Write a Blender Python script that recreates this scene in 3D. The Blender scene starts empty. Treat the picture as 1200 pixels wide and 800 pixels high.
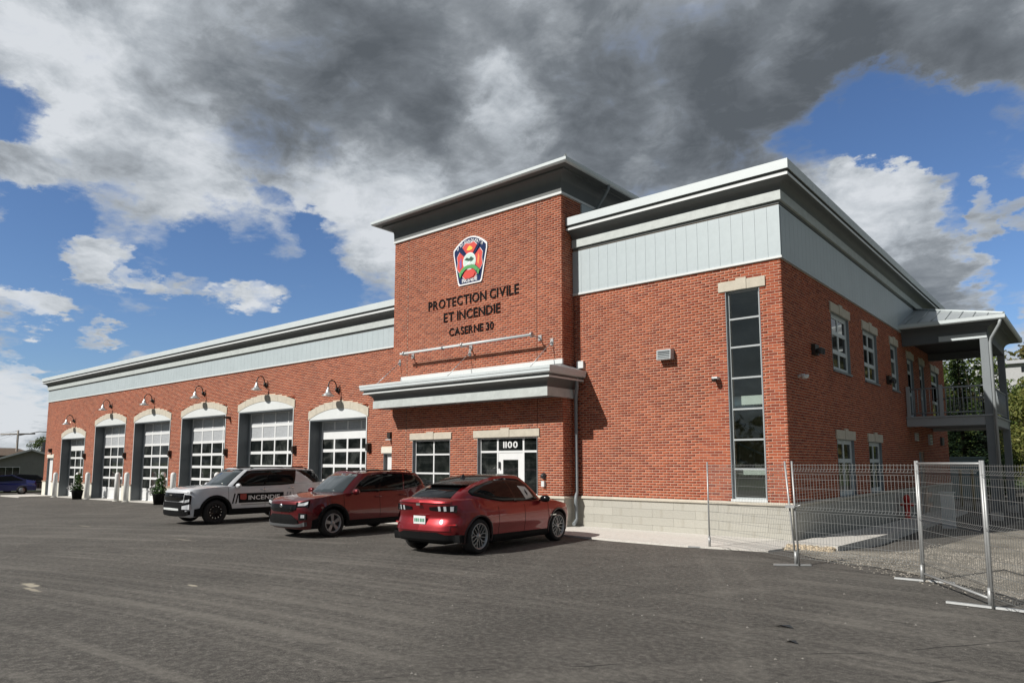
import bpy, bmesh, math, random
import numpy as np
from mathutils import Vector, Matrix
random.seed(7)
sc = bpy.context.scene
COL = sc.collection
R = math.radians
# ------------------------------------------------------------------ camera
def set_camera():
    yaw, pit, rol = 0.698764, 0.110741, -0.000746
    cy, sy, cp, sp = math.cos(yaw), math.sin(yaw), math.cos(pit), math.sin(pit)
    f = Vector((-sy*cp, cy*cp, sp)); r = Vector((cy, sy, 0)); u = r.cross(f)
    r2 = math.cos(rol)*r + math.sin(rol)*u; u2 = -math.sin(rol)*r + math.cos(rol)*u
    cam = bpy.data.objects.new('camera', bpy.data.cameras.new('camera')); COL.objects.link(cam)
    m = Matrix((( r2.x, u2.x, -f.x, 0), (r2.y, u2.y, -f.y, 0), (r2.z, u2.z, -f.z, 1.8), (0, 0, 0, 1)))
    cam.matrix_world = m
    cam.data.sensor_width = 36; cam.data.lens = 823.46/1200*36
    cam.data.shift_y = 50/1200
    cam.data.clip_end = 6000
    sc.camera = cam
set_camera()
sc.view_settings.view_transform = 'Standard'; sc.view_settings.look = 'None'
sc.view_settings.gamma = 1; sc.view_settings.use_curve_mapping = False
sc.view_settings.exposure = EXPOSURE = 0.0
# ------------------------------------------------------------------ sun
SUN_EL, SUN_TRAVEL = 38.0, 21.1          # light travels towards +Y turned 21 degrees to +X
sd = bpy.data.lights.new('sun', 'SUN'); sd.energy = 5.0; sd.angle = R(0.5); sd.color = (1.0, 0.955, 0.89)
so = bpy.data.objects.new('sun', sd); COL.objects.link(so)
ltv = Vector((math.sin(R(SUN_TRAVEL))*math.cos(R(SUN_EL)), math.cos(R(SUN_TRAVEL))*math.cos(R(SUN_EL)), -math.sin(R(SUN_EL))))
so.rotation_euler = ltv.to_track_quat('-Z', 'Y').to_euler(); so.location = (-20, -30, 40)
# ------------------------------------------------------------------ node helper
class NT:
    def __init__(s, nt): s.nt = nt; s.n = nt.nodes; s.l = nt.links
    def new(s, t, **k):
        n = s.n.new(t)
        for a, b in k.items(): setattr(n, a, b)
        return n
    def put(s, sock, v):
        if hasattr(v, 'is_output'): s.l.new(v, sock)
        elif v is not None:
            if isinstance(v, (tuple, list)) and len(v) == 3 and sock.type == 'RGBA': v = (*v, 1)
            sock.default_value = v
    def m(s, op, a, b=None, c=None, clamp=False):
        n = s.new('ShaderNodeMath', operation=op); n.use_clamp = clamp
        s.put(n.inputs[0], a)
        if b is not None: s.put(n.inputs[1], b)
        if c is not None: s.put(n.inputs[2], c)
        return n.outputs[0]
    def vm(s, op, a, b=None, out=0):
        n = s.new('ShaderNodeVectorMath', operation=op); s.put(n.inputs[0], a)
        if b is not None: s.put(n.inputs[3 if op == 'SCALE' else 1], b)
        return n.outputs[out]
    def mr(s, v, a, b, c=0.0, d=1.0, t='SMOOTHSTEP'):
        n = s.new('ShaderNodeMapRange', interpolation_type=t); s.put(n.inputs[0], v)
        for i, q in enumerate((a, b, c, d)): s.put(n.inputs[i+1], q)
        return n.outputs[0]
    def noise(s, vec, scale, detail=4, rough=.5, dist=0.0, out=0):
        n = s.new('ShaderNodeTexNoise'); s.put(n.inputs['Vector'], vec); s.put(n.inputs['Scale'], scale)
        s.put(n.inputs['Detail'], detail); s.put(n.inputs['Roughness'], rough); s.put(n.inputs['Distortion'], dist)
        return n.outputs[out]
    def mix(s, f, a, b, bt='MIX'):
        n = s.new('ShaderNodeMix', data_type='RGBA', blend_type=bt); s.put(n.inputs[0], f); s.put(n.inputs[6], a); s.put(n.inputs[7], b)
        return n.outputs[2]
    def ramp(s, f, stops):
        n = s.new('ShaderNodeValToRGB'); s.put(n.inputs[0], f); e = n.color_ramp.elements
        while len(e) < len(stops): e.new(0.5)
        for q, (p, c) in zip(e, stops): q.position = p; q.color = (*c, 1)
        return n.outputs[0]
# ------------------------------------------------------------------ world: sky with broken cloud
HOLES = [(-77.2, 21.6, 2.2, -0.5), (-75.6, 15.4, 3.1, -0.42), (-76.1, 13.1, 3.0, -0.45), (-73.7, 17.4, 2.1, -0.22), (-71.1, 16.8, 2.2, -0.25), (-73.6, 8.2, 4.3, -0.5), (-66.5, 15.0, 3.5, -0.32), (-69.1, 10.5, 4.6, -0.5), (-62.2, 11.1, 4.9, -0.5), (-56.6, 12.7, 3.9, -0.45), (-63.4, 17.3, 2.7, -0.35), (-58.6, 15.9, 3.5, -0.35), (-60.7, 20.4, 1.3, -0.3), (-57.8, 18.2, 1.4, -0.3), (-52.6, 13.3, 2.7, -0.35), (-74.9, 4.7, 3.1, -0.3), (-55.4, 15.5, 2.3, -0.2), (-12.4, 24.3, 2.7, -0.4), (-8.1, 22.2, 3.1, -0.5), (-4.1, 21.3, 3.0, -0.5), (-3.8, 18.5, 2.5, -0.5), (-6.6, 14.0, 3.2, -0.4), (-3.8, 12.4, 3.0, -0.5), (-6.8, 18.9, 2.4, -0.4), (-10.8, 22.5, 2.2, -0.3), (-3.5, 15.7, 2.5, -0.45), (-9.6, 24.2, 2.6, -0.35), (-5.4, 9.2, 2.1, -0.35), (-15.7, 23.4, 2.3, -0.3)]
CLOUDS = [(-76.5, 18.6, 1.5, 0.45), (-75.0, 18.3, 0.9, 0.3), (-74.0, 14.8, 0.8, 0.35), (-72.8, 14.6, 1.1, 0.4), (-71.2, 14.2, 1.3, 0.5), (-69.6, 13.9, 1.2, 0.45), (-67.9, 13.3, 1.4, 0.5), (-66.2, 13.0, 1.2, 0.42), (-64.4, 12.5, 1.2, 0.42), (-62.6, 12.4, 1.1, 0.4), (-60.9, 12.4, 1.4, 0.45), (-59.5, 12.9, 1.0, 0.35), (-76.1, 11.0, 1.3, 0.5), (-74.8, 11.1, 1.3, 0.55), (-73.6, 11.1, 1.1, 0.5), (-71.1, 8.9, 1.1, 0.4), (-70.1, 8.8, 0.8, 0.3), (-75.6, 5.8, 1.5, 0.4), (-75.0, 3.5, 3.1, 0.45), (-76.2, 7.3, 0.9, 0.35), (-73.4, 5.0, 1.6, 0.1), (-13.3, 19.8, 1.8, 0.5), (-11.3, 19.3, 1.6, 0.5), (-11.7, 17.4, 2.4, 0.55), (-14.2, 18.4, 1.7, 0.5), (-9.5, 17.1, 2.1, 0.5), (-9.9, 14.5, 2.0, 0.45), (-8.1, 13.4, 2.2, 0.5), (-6.2, 11.6, 1.6, 0.4), (-9.3, 11.7, 1.9, 0.45), (-5.0, 17.2, 0.9, 0.5), (-5.4, 16.0, 0.9, 0.5), (-6.1, 15.0, 0.8, 0.45), (-3.6, 16.6, 0.7, 0.4), (-7.3, 10.6, 2.2, 0.35), (-4.5, 11.7, 0.7, 0.2)]
DARK = [(-50.9, 28.4, 7.2, 0.55), (-59.0, 25.7, 4.7, 0.35), (-40.0, 31.1, 3.6, 0.3), (-59.2, 30.3, 6.7, 0.3), (-44.4, 26.3, 4.4, 0.25), (-60.9, 23.7, 3.5, 0.3), (-48.9, 33.6, 6.9, 0.3), (-28.5, 27.7, 7.9, 0.55), (-32.8, 23.1, 4.5, 0.35), (-18.9, 28.3, 7.9, 0.55), (-8.2, 28.7, 6.5, 0.5), (-19.2, 23.6, 3.5, 0.35), (-24.5, 20.6, 5.0, 0.3), (-3.3, 24.8, 3.8, 0.4), (-32.6, 32.6, 6.4, 0.35), (-9.2, 12.6, 2.8, 0.4), (-6.8, 11.1, 2.1, 0.3), (-12.9, 26.6, 4.9, 0.4), (-75.4, 5.2, 3.1, -0.35), (-75.6, 2.4, 2.6, -0.3), (-74.8, 11.0, 2.1, -0.3), (-69.3, 14.1, 3.4, -0.2), (-61.7, 12.7, 2.5, -0.2), (-40.0, 23.9, 3.2, 0.2), (-73.3, 26.3, 3.5, -0.4), (-74.5, 22.2, 2.5, -0.35), (-68.7, 23.5, 3.3, -0.15), (-44.4, 31.6, 3.0, -0.2), (-40.8, 28.8, 3.7, -0.45), (-42.9, 24.5, 3.2, -0.3), (-55.6, 24.3, 2.5, -0.35), (-50.7, 21.0, 4.5, -0.45), (-57.5, 20.7, 3.7, -0.3), (-64.4, 20.2, 3.5, -0.3), (-47.5, 17.2, 3.3, -0.25), (-30.0, 22.9, 1.7, -0.35), (-30.6, 24.8, 1.3, -0.2), (-77.0, 28.3, 2.8, -0.2), (-68.0, 29.7, 3.1, -0.15), (-12.1, 19.3, 3.4, -0.3), (-36.3, 33.6, 1.7, -0.25), (-38.6, 21.9, 2.6, -0.1)]

def make_world():
    w = bpy.data.worlds.new('World'); sc.world = w; w.use_nodes = True
    t = NT(w.node_tree); t.n.clear()
    sky = t.new('ShaderNodeTexSky', sky_type='NISHITA'); sky.sun_disc = False
    sky.sun_elevation = R(SUN_EL); sky.sun_rotation = R(SUN_TRAVEL + 180)
    sky.air_density = 1.0; sky.dust_density = 0.4; sky.ozone_density = 2.2; sky.altitude = 100
    d = t.new('ShaderNodeTexCoord').outputs['Generated']
    d = t.vm('NORMALIZE', d)
    sep = t.new('ShaderNodeSeparateXYZ'); t.put(sep.inputs[0], d)
    zc = t.m('ADD', t.m('MAXIMUM', sep.outputs[2], 0.0), 0.22)
    p = t.vm('DIVIDE', d, None)
    cz = t.new('ShaderNodeCombineXYZ'); [t.put(cz.inputs[i], zc) for i in range(3)]
    t.put(p.node.inputs[1], cz.outputs[0])
    n1 = t.noise(p, 2.1, 9, .58, .35)
    n2 = t.noise(t.vm('ADD', p, (7.3, 2.1, 0)), 1.3, 6, .55, .5)
    n3 = t.noise(t.vm('ADD', p, (1.7, 9.1, 3)), 6.5, 7, .62, .6)
    n4 = t.noise(t.vm('ADD', p, (4.7, 1.1, 8)), 17, 6, .6, .8)
    dw = t.vm('ADD', d, t.vm('SCALE', t.vm('SUBTRACT', t.noise(p, 2.6, 4, .55, 0, 1), (.5, .5, .5)), .11))
    dw = t.vm('NORMALIZE', t.vm('ADD', dw, t.vm('SCALE', t.vm('SUBTRACT', t.noise(p, 9.0, 6, .65, 0, 1), (.5, .5, .5)), .075)))
    def field(L, base):
        acc = base
        for az, el, r, wt in L:
            c = (math.sin(R(az))*math.cos(R(el)), math.cos(R(az))*math.cos(R(el)), math.sin(R(el)))
            dt = t.vm('DOT_PRODUCT', dw, c, out=1)
            v = t.mr(dt, math.cos(R(r*1.25)), math.cos(R(r*.25)), 0.0, float(wt))
            acc = t.m('ADD', acc, v)
        return acc
    hole = t.m('MAXIMUM', t.m('MULTIPLY', field(HOLES, 0.0), 1.25), -0.70)
    cl = t.m('MINIMUM', field(CLOUDS, 0.0), 0.6)
    # elsewhere in the sky: patches of blue and unseen cloud, darkened to lower ambient light
    seen = t.mr(t.vm('DOT_PRODUCT', d, (math.sin(R(-40))*math.cos(R(22)), math.cos(R(-40))*math.cos(R(22)), math.sin(R(22))), out=1), math.cos(R(62)), math.cos(R(48)))
    base = t.m('ADD', t.m('ADD', .42, t.m('MULTIPLY', seen, .06)), t.m('MULTIPLY', t.m('SUBTRACT', n2, .45), t.m('SUBTRACT', 1.5, t.m('MULTIPLY', seen, 1.2))))
    cov = t.m('ADD', t.m('ADD', base, hole), cl)
    dens = t.m('ADD', cov, t.m('MULTIPLY', t.m('SUBTRACT', n1, .5), 1.15))
    dens = t.m('ADD', dens, t.m('MULTIPLY', t.m('SUBTRACT', n3, .5), .75))
    dens = t.m('ADD', dens, t.m('MULTIPLY', t.m('SUBTRACT', n4, .5), .30))
    alpha = t.mr(dens, -.10, .42)
    shade = t.m('ADD', field(DARK, 0.0), t.m('SUBTRACT', 1.0, t.m('MULTIPLY', seen, .68)))
    shade = t.m('ADD', shade, t.m('MULTIPLY', t.m('SUBTRACT', n2, .5), .7))
    shade = t.m('ADD', shade, t.m('MULTIPLY', t.m('SUBTRACT', n1, .5), .5))
    shade = t.m('ADD', shade, t.m('MULTIPLY', t.m('SUBTRACT', n3, .5), .85))
    shade = t.m('ADD', shade, t.m('MULTIPLY', t.m('SUBTRACT', n4, .5), .45))
    n5 = t.noise(t.vm('ADD', p, (11.2, 4.4, 1)), 3.4, 8, .66, 1.1)
    shade = t.m('ADD', shade, t.m('MULTIPLY', t.m('SUBTRACT', n5, .5), .9))
    shade = t.m('ADD', t.m('MULTIPLY', t.m('MULTIPLY', shade, t.mr(dens, .0, .6, .55, 1.0)), .66), .055)
    cc = t.ramp(shade, [(0.0, (.70, .73, .765)), (.12, (.58, .615, .65)), (.26, (.43, .465, .50)), (.42, (.29, .315, .34)), (.64, (.185, .205, .225)), (.85, (.135, .15, .165)), (1.0, (.105, .118, .13))])
    S = 0.1
    ccs = t.vm('SCALE', cc, 1/S)
    blue = t.mix(1.0, sky.outputs[0], (.72, .86, 1.08), 'MULTIPLY')
    col = t.mix(t.m('MULTIPLY', alpha, .97), blue, ccs)
    bg = t.new('ShaderNodeBackground'); t.put(bg.inputs[0], col); bg.inputs[1].default_value = S
    out = t.new('ShaderNodeOutputWorld'); t.l.new(bg.outputs[0], out.inputs[0])
make_world()
# ------------------------------------------------------------------ materials
MATS = {}
def mat(name, col=(.5, .5, .5), rough=.6, metal=0.0, var=.12, scale=3.0, bump=0.0, bscale=60.0, coat=0.0, spec=.5, emit=None):
    if name in MATS: return MATS[name]
    m = bpy.data.materials.new(name); m.use_nodes = True; t = NT(m.node_tree)
    b = t.n['Principled BSDF']; co = t.new('ShaderNodeTexCoord').outputs['Object']
    if var:
        n = t.noise(co, scale, 5, .6); n2 = t.noise(co, scale*9, 3, .6)
        f = t.m('ADD', t.m('MULTIPLY', n, .65), t.m('MULTIPLY', n2, .35))
        f = t.mr(f, .3, .7, 1-var, 1+var, 'LINEAR')
        c = t.vm('SCALE', col, f); t.put(b.inputs['Base Color'], c)
        t.put(b.inputs['Roughness'], t.mr(n2, .3, .7, max(0, rough-.06), min(1, rough+.06), 'LINEAR'))
    else:
        b.inputs['Base Color'].default_value = (*col, 1); b.inputs['Roughness'].default_value = rough
    b.inputs['Metallic'].default_value = metal; b.inputs['Coat Weight'].default_value = coat
    b.inputs['Coat Roughness'].default_value = .03; b.inputs['Specular IOR Level'].default_value = spec
    if bump:
        bn = t.new('ShaderNodeBump'); bn.inputs['Strength'].default_value = bump; bn.inputs['Distance'].default_value = .01
        t.put(bn.inputs['Height'], t.noise(co, bscale, 4, .6)); t.l.new(bn.outputs[0], b.inputs['Normal'])
    MATS[name] = m; return m
def brick_mat():
    m = bpy.data.materials.new('brick'); m.use_nodes = True; t = NT(m.node_tree); b = t.n['Principled BSDF']
    isl = t.new('ShaderNodeNewGeometry').outputs['Random Per Island']; ob = t.new('ShaderNodeObjectInfo').outputs['Random']
    r = t.m('FRACT', t.m('ADD', isl, ob)); co = t.new('ShaderNodeTexCoord').outputs['Object']
    c = t.ramp(r, [(0, (.215, .044, .023)), (.10, (.265, .054, .027)), (.4, (.325, .072, .033)), (.7, (.38, .092, .040)), (.93, (.42, .112, .055)), (1, (.33, .09, .05))])
    n = t.noise(co, 40, 5, .65); n0 = t.noise(co, .55, 3, .5)
    c = t.vm('SCALE', c, t.m('MULTIPLY', t.mr(n, .25, .75, .75, 1.2, 'LINEAR'), t.mr(n0, .3, .7, .9, 1.1, 'LINEAR')))
    t.put(b.inputs['Base Color'], c); b.inputs['Roughness'].default_value = .85; b.inputs['Specular IOR Level'].default_value = .3
    bn = t.new('ShaderNodeBump'); bn.inputs['Strength'].default_value = .5; bn.inputs['Distance'].default_value = .006
    t.put(bn.inputs['Height'], n); t.l.new(bn.outputs[0], b.inputs['Normal'])
    return m
def streak_mat(name, col, rough=.75, var=.2, dirt=(.25, .2, .14), dirtamt=.35):
    m = bpy.data.materials.new(name); m.use_nodes = True; t = NT(m.node_tree); b = t.n['Principled BSDF']
    co = t.new('ShaderNodeTexCoord').outputs['Object']
    mp = t.new('ShaderNodeMapping'); t.put(mp.inputs[0], co); mp.inputs['Scale'].default_value = (3, 3, .5)
    n = t.noise(mp.outputs[0], 2.0, 6, .65); g = t.noise(co, 35, 4, .6); isl = t.new('ShaderNodeObjectInfo').outputs['Random']
    c = t.vm('SCALE', col, t.m('MULTIPLY', t.mr(g, .3, .7, 1-var, 1+var, 'LINEAR'), t.mr(isl, 0, 1, .93, 1.07, 'LINEAR')))
    c = t.mix(t.m('MULTIPLY', t.mr(n, .52, .75), dirtamt), c, dirt)
    t.put(b.inputs['Base Color'], c); b.inputs['Roughness'].default_value = rough
    bn = t.new('ShaderNodeBump'); bn.inputs['Strength'].default_value = .4; bn.inputs['Distance'].default_value = .008
    t.put(bn.inputs['Height'], g); t.l.new(bn.outputs[0], b.inputs['Normal'])
    return m
def asphalt_mat():
    m = bpy.data.materials.new('asphalt'); m.use_nodes = True; t = NT(m.node_tree); b = t.n['Principled BSDF']
    co = t.new('ShaderNodeTexCoord').outputs['Object']
    g = t.noise(co, 75, 7, .88); g2 = t.noise(co, 14, 4, .6); big = t.noise(co, .22, 5, .55, .6)
    # tyre arcs: worn, dusty bands sweeping across the lot
    def arcs(cx, cy, sc_, seed):
        v = t.vm('SUBTRACT', co, (cx, cy, 0)); ln = t.vm('LENGTH', v, out=1)
        mp = t.new('ShaderNodeCombineXYZ'); t.put(mp.inputs[0], t.m('MULTIPLY', ln, sc_)); mp.inputs[1].default_value = seed
        s2 = t.noise(t.vm('ADD', mp.outputs[0], t.vm('SCALE', co, .06)), 1.0, 6, .6, .2)
        return s2
    a1 = arcs(-4, -32, 3.2, 1.0); a2 = arcs(-34, 30, 2.2, 5.0); a3 = arcs(-60, -20, 1.6, 3.0)
    brk = t.noise(co, .16, 4, .55, 1.2)
    a = t.m('ADD', t.m('MULTIPLY', t.mr(a1, .46, .66), t.mr(brk, .40, .56, .1, 1.2)), t.m('MULTIPLY', t.m('ADD', t.mr(a2, .50, .70), t.mr(a3, .50, .72)), t.mr(brk, .60, .44, .1, .7)))
    a = t.m('MULTIPLY', a, t.mr(big, .35, .60, .6, 1.0))
    base = t.ramp(t.m('ADD', t.m('MULTIPLY', g, .75), t.m('MULTIPLY', g2, .25)), [(.36, (.011, .0105, .010)), (.46, (.056, .052, .047)), (.54, (.122, .114, .102)), (.66, (.33, .31, .275))])
    base = t.vm('SCALE', base, t.mr(big, .3, .7, .82, 1.18, 'LINEAR'))
    c = t.mix(t.m('MULTIPLY', a, .33), base, (.225, .21, .185))
    # pale scuffs where mortar was spilt
    def spot(x, y, rx, ry, s=1.0):
        mp = t.vm('DIVIDE', t.vm('SUBTRACT', co, (x, y, 0)), (rx, ry, 50)); ln = t.vm('LENGTH', mp, out=1)
        nn = t.noise(co, 6, 5, .7)
        return t.m('MULTIPLY', t.mr(t.m('ADD', ln, t.m('MULTIPLY', nn, 1.2)), .95, 1.35, 1, 0), s)
    for x, y, rx, ry, s in SPOTS: c = t.mix(spot(x, y, rx, ry, s), c, (.42, .38, .30))
    for (x, y), (x2, y2), wd in (((-1.9, 5.9), (-.2, 8.6), .010), ((-2.9, 6.3), (-.8, 8.9), .007), ((-30, 9.6), (-3, 9.1), .008)):
        L = math.hypot(x2-x, y2-y); nx, ny = -(y2-y)/L, (x2-x)/L
        dd = t.m('ABSOLUTE', t.m('ADD', t.vm('DOT_PRODUCT', t.vm('SUBTRACT', co, (x, y, 0)), (nx, ny, 0), out=1), t.m('MULTIPLY', t.m('SUBTRACT', brk, .5), .8)))
        c = t.mix(t.m('MULTIPLY', t.mr(dd, wd, wd*2.2, 1, 0), t.mr(t.noise(co, 1.2, 4, .6), .45, .6, 0, .8)), c, (.012, .012, .012))
    st = t.noise(co, .75, 5, .65, .4); c = t.mix(t.m('MULTIPLY', t.mr(st, .62, .74), .45), c, (.030, .029, .028))
    t.put(b.inputs['Base Color'], c); b.inputs['Roughness'].default_value = .88; b.inputs['Specular IOR Level'].default_value = .35
    bn = t.new('ShaderNodeBump'); bn.inputs['Strength'].default_value = .7; bn.inputs['Distance'].default_value = .012
    t.put(bn.inputs['Height'], g); t.l.new(bn.outputs[0], b.inputs['Normal'])
    return m
def thin_glass(name, tint, refl=1.0):
    m = bpy.data.materials.new(name); m.use_nodes = True; t = NT(m.node_tree); t.n.clear()
    tr = t.new('ShaderNodeBsdfTransparent'); tr.inputs[0].default_value = (*tint, 1)
    gl = t.new('ShaderNodeBsdfGlossy'); gl.inputs[0].default_value = (.9, .95, .97, 1); gl.inputs['Roughness'].default_value = .02
    fr = t.new('ShaderNodeFresnel'); t.put(fr.inputs[0], t.mr(t.new('ShaderNodeNewGeometry').outputs['Backfacing'], 0, 1, 1.5, 1/1.5, 'LINEAR'))
    mx = t.new('ShaderNodeMixShader'); t.put(mx.inputs[0], t.m('MINIMUM', t.m('MULTIPLY', fr.outputs[0], 2.8*refl), 1.0))
    t.l.new(tr.outputs[0], mx.inputs[1]); t.l.new(gl.outputs[0], mx.inputs[2])
    o = t.new('ShaderNodeOutputMaterial'); t.l.new(mx.outputs[0], o.inputs[0]); return m
def pane_mat(name):
    m = bpy.data.materials.new(name); m.use_nodes = True; t = NT(m.node_tree); b = t.n['Principled BSDF']
    co = t.new('ShaderNodeTexCoord').outputs['Object']; ob = t.new('ShaderNodeObjectInfo').outputs['Random']
    n = t.noise(t.vm('ADD', co, t.vm('SCALE', (7.1, 3.3, 5.9), ob)), 2.2, 4, .6, .5); lines = t.noise(t.vm('MULTIPLY', co, (.4, .4, 9)), 2.0, 2, .5)
    f = t.m('ADD', t.mr(n, .42, .72), t.m('MULTIPLY', t.mr(lines, .55, .62), .25))
    t.put(b.inputs['Base Color'], t.mix(t.m('MULTIPLY', f, t.mr(ob, 0, 1, .25, 1.0, 'LINEAR')), (.007, .009, .009), (.060, .066, .062)))
    b.inputs['Roughness'].default_value = .04; b.inputs['Specular IOR Level'].default_value = .9; MATS[name] = m; return m
def leaf_mat(name, cols, trans=.25):
    m = bpy.data.materials.new(name); m.use_nodes = True; t = NT(m.node_tree); b = t.n['Principled BSDF']
    isl = t.new('ShaderNodeNewGeometry').outputs['Random Per Island']; co = t.new('ShaderNodeTexCoord').outputs['Object']
    n = t.noise(co, .9, 3, .5)
    c = t.ramp(t.m('ADD', t.m('MULTIPLY', isl, .6), t.m('MULTIPLY', n, .4)), [(.15, cols[0]), (.5, cols[1]), (.85, cols[2])])
    t.put(b.inputs['Base Color'], c); b.inputs['Roughness'].default_value = .6; b.inputs['Specular IOR Level'].default_value = .25
    b.inputs['Transmission Weight'].default_value = 0
    tl = t.new('ShaderNodeBsdfTranslucent'); t.put(tl.inputs[0], c); mx = t.new('ShaderNodeMixShader'); mx.inputs[0].default_value = trans
    t.l.new(b.outputs[0], mx.inputs[1]); t.l.new(tl.outputs[0], mx.inputs[2]); t.l.new(mx.outputs[0], t.n['Material Output'].inputs[0])
    return m
# ------------------------------------------------------------------ mesh helpers
ORG = {}
class MB:
    def __init__(s): s.v = []; s.f = []; s.sm = []
    def add(s, vs, fs, smooth=False):
        o = len(s.v); s.v += [tuple(v) for v in vs]; s.f += [tuple(i+o for i in f) for f in fs]; s.sm += [smooth]*len(fs); return s
    def box(s, x0, x1, y0, y1, z0, z1):
        return s.add([(x0, y0, z0), (x1, y0, z0), (x1, y1, z0), (x0, y1, z0), (x0, y0, z1), (x1, y0, z1), (x1, y1, z1), (x0, y1, z1)],
                     [(0, 3, 2, 1), (4, 5, 6, 7), (0, 1, 5, 4), (1, 2, 6, 5), (2, 3, 7, 6), (3, 0, 4, 7)])
    def prism(s, pts, ax, a, b):
        f = {'x': lambda p, q: (q, p[0], p[1]), 'y': lambda p, q: (p[0], q, p[1]), 'z': lambda p, q: (p[0], p[1], q)}[ax]
        n = len(pts); vs = [f(p, a) for p in pts] + [f(p, b) for p in pts]
        return s.add(vs, [tuple(range(n-1, -1, -1)), tuple(range(n, 2*n))] + [(i, (i+1) % n, (i+1) % n+n, i+n) for i in range(n)])
    def grid(s, P, smooth=True, closeu=False):
        nu, nv = len(P), len(P[0]); vs = [p for row in P for p in row]; fs = []
        for i in range(nu if closeu else nu-1):
            for j in range(nv-1):
                k = (i+1) % nu; fs.append((i*nv+j, k*nv+j, k*nv+j+1, i*nv+j+1))
        return s.add(vs, fs, smooth)
    def tube(s, pts, r, n=8, smooth=True):
        pts = [Vector(p) for p in pts]; rs = r if isinstance(r, (list, tuple)) else [r]*len(pts)
        rows = []; prev = None
        for i, p in enumerate(pts):
            a = pts[max(i-1, 0)]; b = pts[min(i+1, len(pts)-1)]; d = (b-a).normalized()
            if prev is None: prev = d.orthogonal().normalized()
            e = (prev - d*prev.dot(d)).normalized(); prev = e; g = d.cross(e)
            rows.append([p + rs[i]*(e*math.cos(2*math.pi*k/n)+g*math.sin(2*math.pi*k/n)) for k in range(n)])
        o = len(s.v); m = len(rows); s.v += [tuple(v) for row in rows for v in row]; fs = []
        for i in range(m-1):
            for k in range(n): fs.append((o+i*n+k, o+i*n+(k+1) % n, o+(i+1)*n+(k+1) % n, o+(i+1)*n+k))
        s.f += fs; s.sm += [smooth]*len(fs)
        s.f += [tuple(o+k for k in range(n-1, -1, -1)), tuple(o+(m-1)*n+k for k in range(n))]; s.sm += [False]*2
        return s
    def lathe(s, prof, c=(0, 0, 0), n=24, ax='z', smooth=True):
        rows = []
        for r, h in prof:
            row = []
            for k in range(n):
                a = 2*math.pi*k/n; x, y = r*math.cos(a), r*math.sin(a)
                row.append({'z': (c[0]+x, c[1]+y, c[2]+h), 'y': (c[0]+x, c[1]+h, c[2]+y), 'x': (c[0]+h, c[1]+x, c[2]+y)}[ax])
            rows.append(row)
        o = len(s.v); s.v += [v for row in rows for v in row]
        for i in range(len(rows)-1):
            for k in range(n): s.f.append((o+i*n+k, o+i*n+(k+1) % n, o+(i+1)*n+(k+1) % n, o+(i+1)*n+k)); s.sm.append(smooth)
        return s
    def sweep(s, path, prof, caps=True):
        """path: (x, y, ox, oy); prof: (d, z) closed polygon swept along the path"""
        n = len(prof); o = len(s.v)
        for x, y, ox, oy in path:
            for d, z in prof: s.v.append((x+ox*d, y+oy*d, z))
        for i in range(len(path)-1):
            for k in range(n): s.f.append((o+i*n+k, o+i*n+(k+1) % n, o+(i+1)*n+(k+1) % n, o+(i+1)*n+k)); s.sm.append(False)
        if caps:
            s.f += [tuple(o+k for k in range(n-1, -1, -1)), tuple(o+(len(path)-1)*n+k for k in range(n))]; s.sm += [False]*2
        return s
    def build(s, name, m, parent=None, loc=None, kind=None, label=None, cat=None, group=None, recalc=True, xf=None):
        if parent is not None: org = ORG[parent]
        else: org = Vector(loc) if loc is not None else Vector((0, 0, 0))
        me = bpy.data.meshes.new(name)
        vs = s.v if xf is None else [tuple(xf @ Vector(v)) for v in s.v]
        me.from_pydata([(v[0]-org.x, v[1]-org.y, v[2]-org.z) for v in vs], [], s.f)
        me.polygons.foreach_set('use_smooth', s.sm)
        if recalc and len(s.f) < 30000:
            bm = bmesh.new(); bm.from_mesh(me); bmesh.ops.recalc_face_normals(bm, faces=bm.faces); bm.to_mesh(me); bm.free()
        me.materials.append(m if not isinstance(m, str) else MATS[m]); me.update()
        o = bpy.data.objects.new(name, me); COL.objects.link(o)
        if parent is not None: o.parent = parent
        else: o.location = org
        ORG[o] = org; tag(o, label, cat, group, kind); return o
def tag(o, label=None, cat=None, group=None, kind=None):
    for k, v in (('label', label), ('category', cat), ('group', group), ('kind', kind)):
        if v: o[k] = v
    return o
def thing(name, label, cat, loc, group=None, rz=0.0):
    o = bpy.data.objects.new(name, None); COL.objects.link(o); o.location = loc; o.rotation_euler = (0, 0, rz)
    o.empty_display_size = .2; ORG[o] = Vector(loc) if rz == 0 else Vector((0, 0, 0)); tag(o, label, cat, group); return o
def local(o): ORG[o] = Vector((0, 0, 0)); return o
def inst(me, name, parent, pos, rz=0.0, scale=None, label=None):
    o = bpy.data.objects.new(name, me); COL.objects.link(o); o.parent = parent; o.location = Vector(pos)-ORG[parent]
    if rz: o.rotation_euler = (0, 0, rz)
    if scale: o.scale = scale
    ORG[o] = ORG[parent]
    if label: o['label'] = label
    return o
def children(o): return [c for c in bpy.data.objects if c.parent == o]
KIDS = None
def copy_tree(o, parent=None):
    c = o.copy(); COL.objects.link(c); c.parent = parent
    if parent is not None: c.matrix_parent_inverse = o.matrix_parent_inverse.copy()
    for ch in list(o.children): copy_tree(ch, c)
    ORG[c] = Vector((0, 0, 0)); return c
def zg(x, y):                       # level of the lot: falls gently to the far left and behind the right corner
    z = 0.0085*(min(x, -5)+5); z = max(z, -.44)
    if x > -8:
        a = min(max((y-15.2)/4, 0), 1)*min(max((x+8)/2, 0), 1); z -= .19*a*a*(3-2*a)
    return z
def lerp(a, b, t): return a+(b-a)*t
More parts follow.
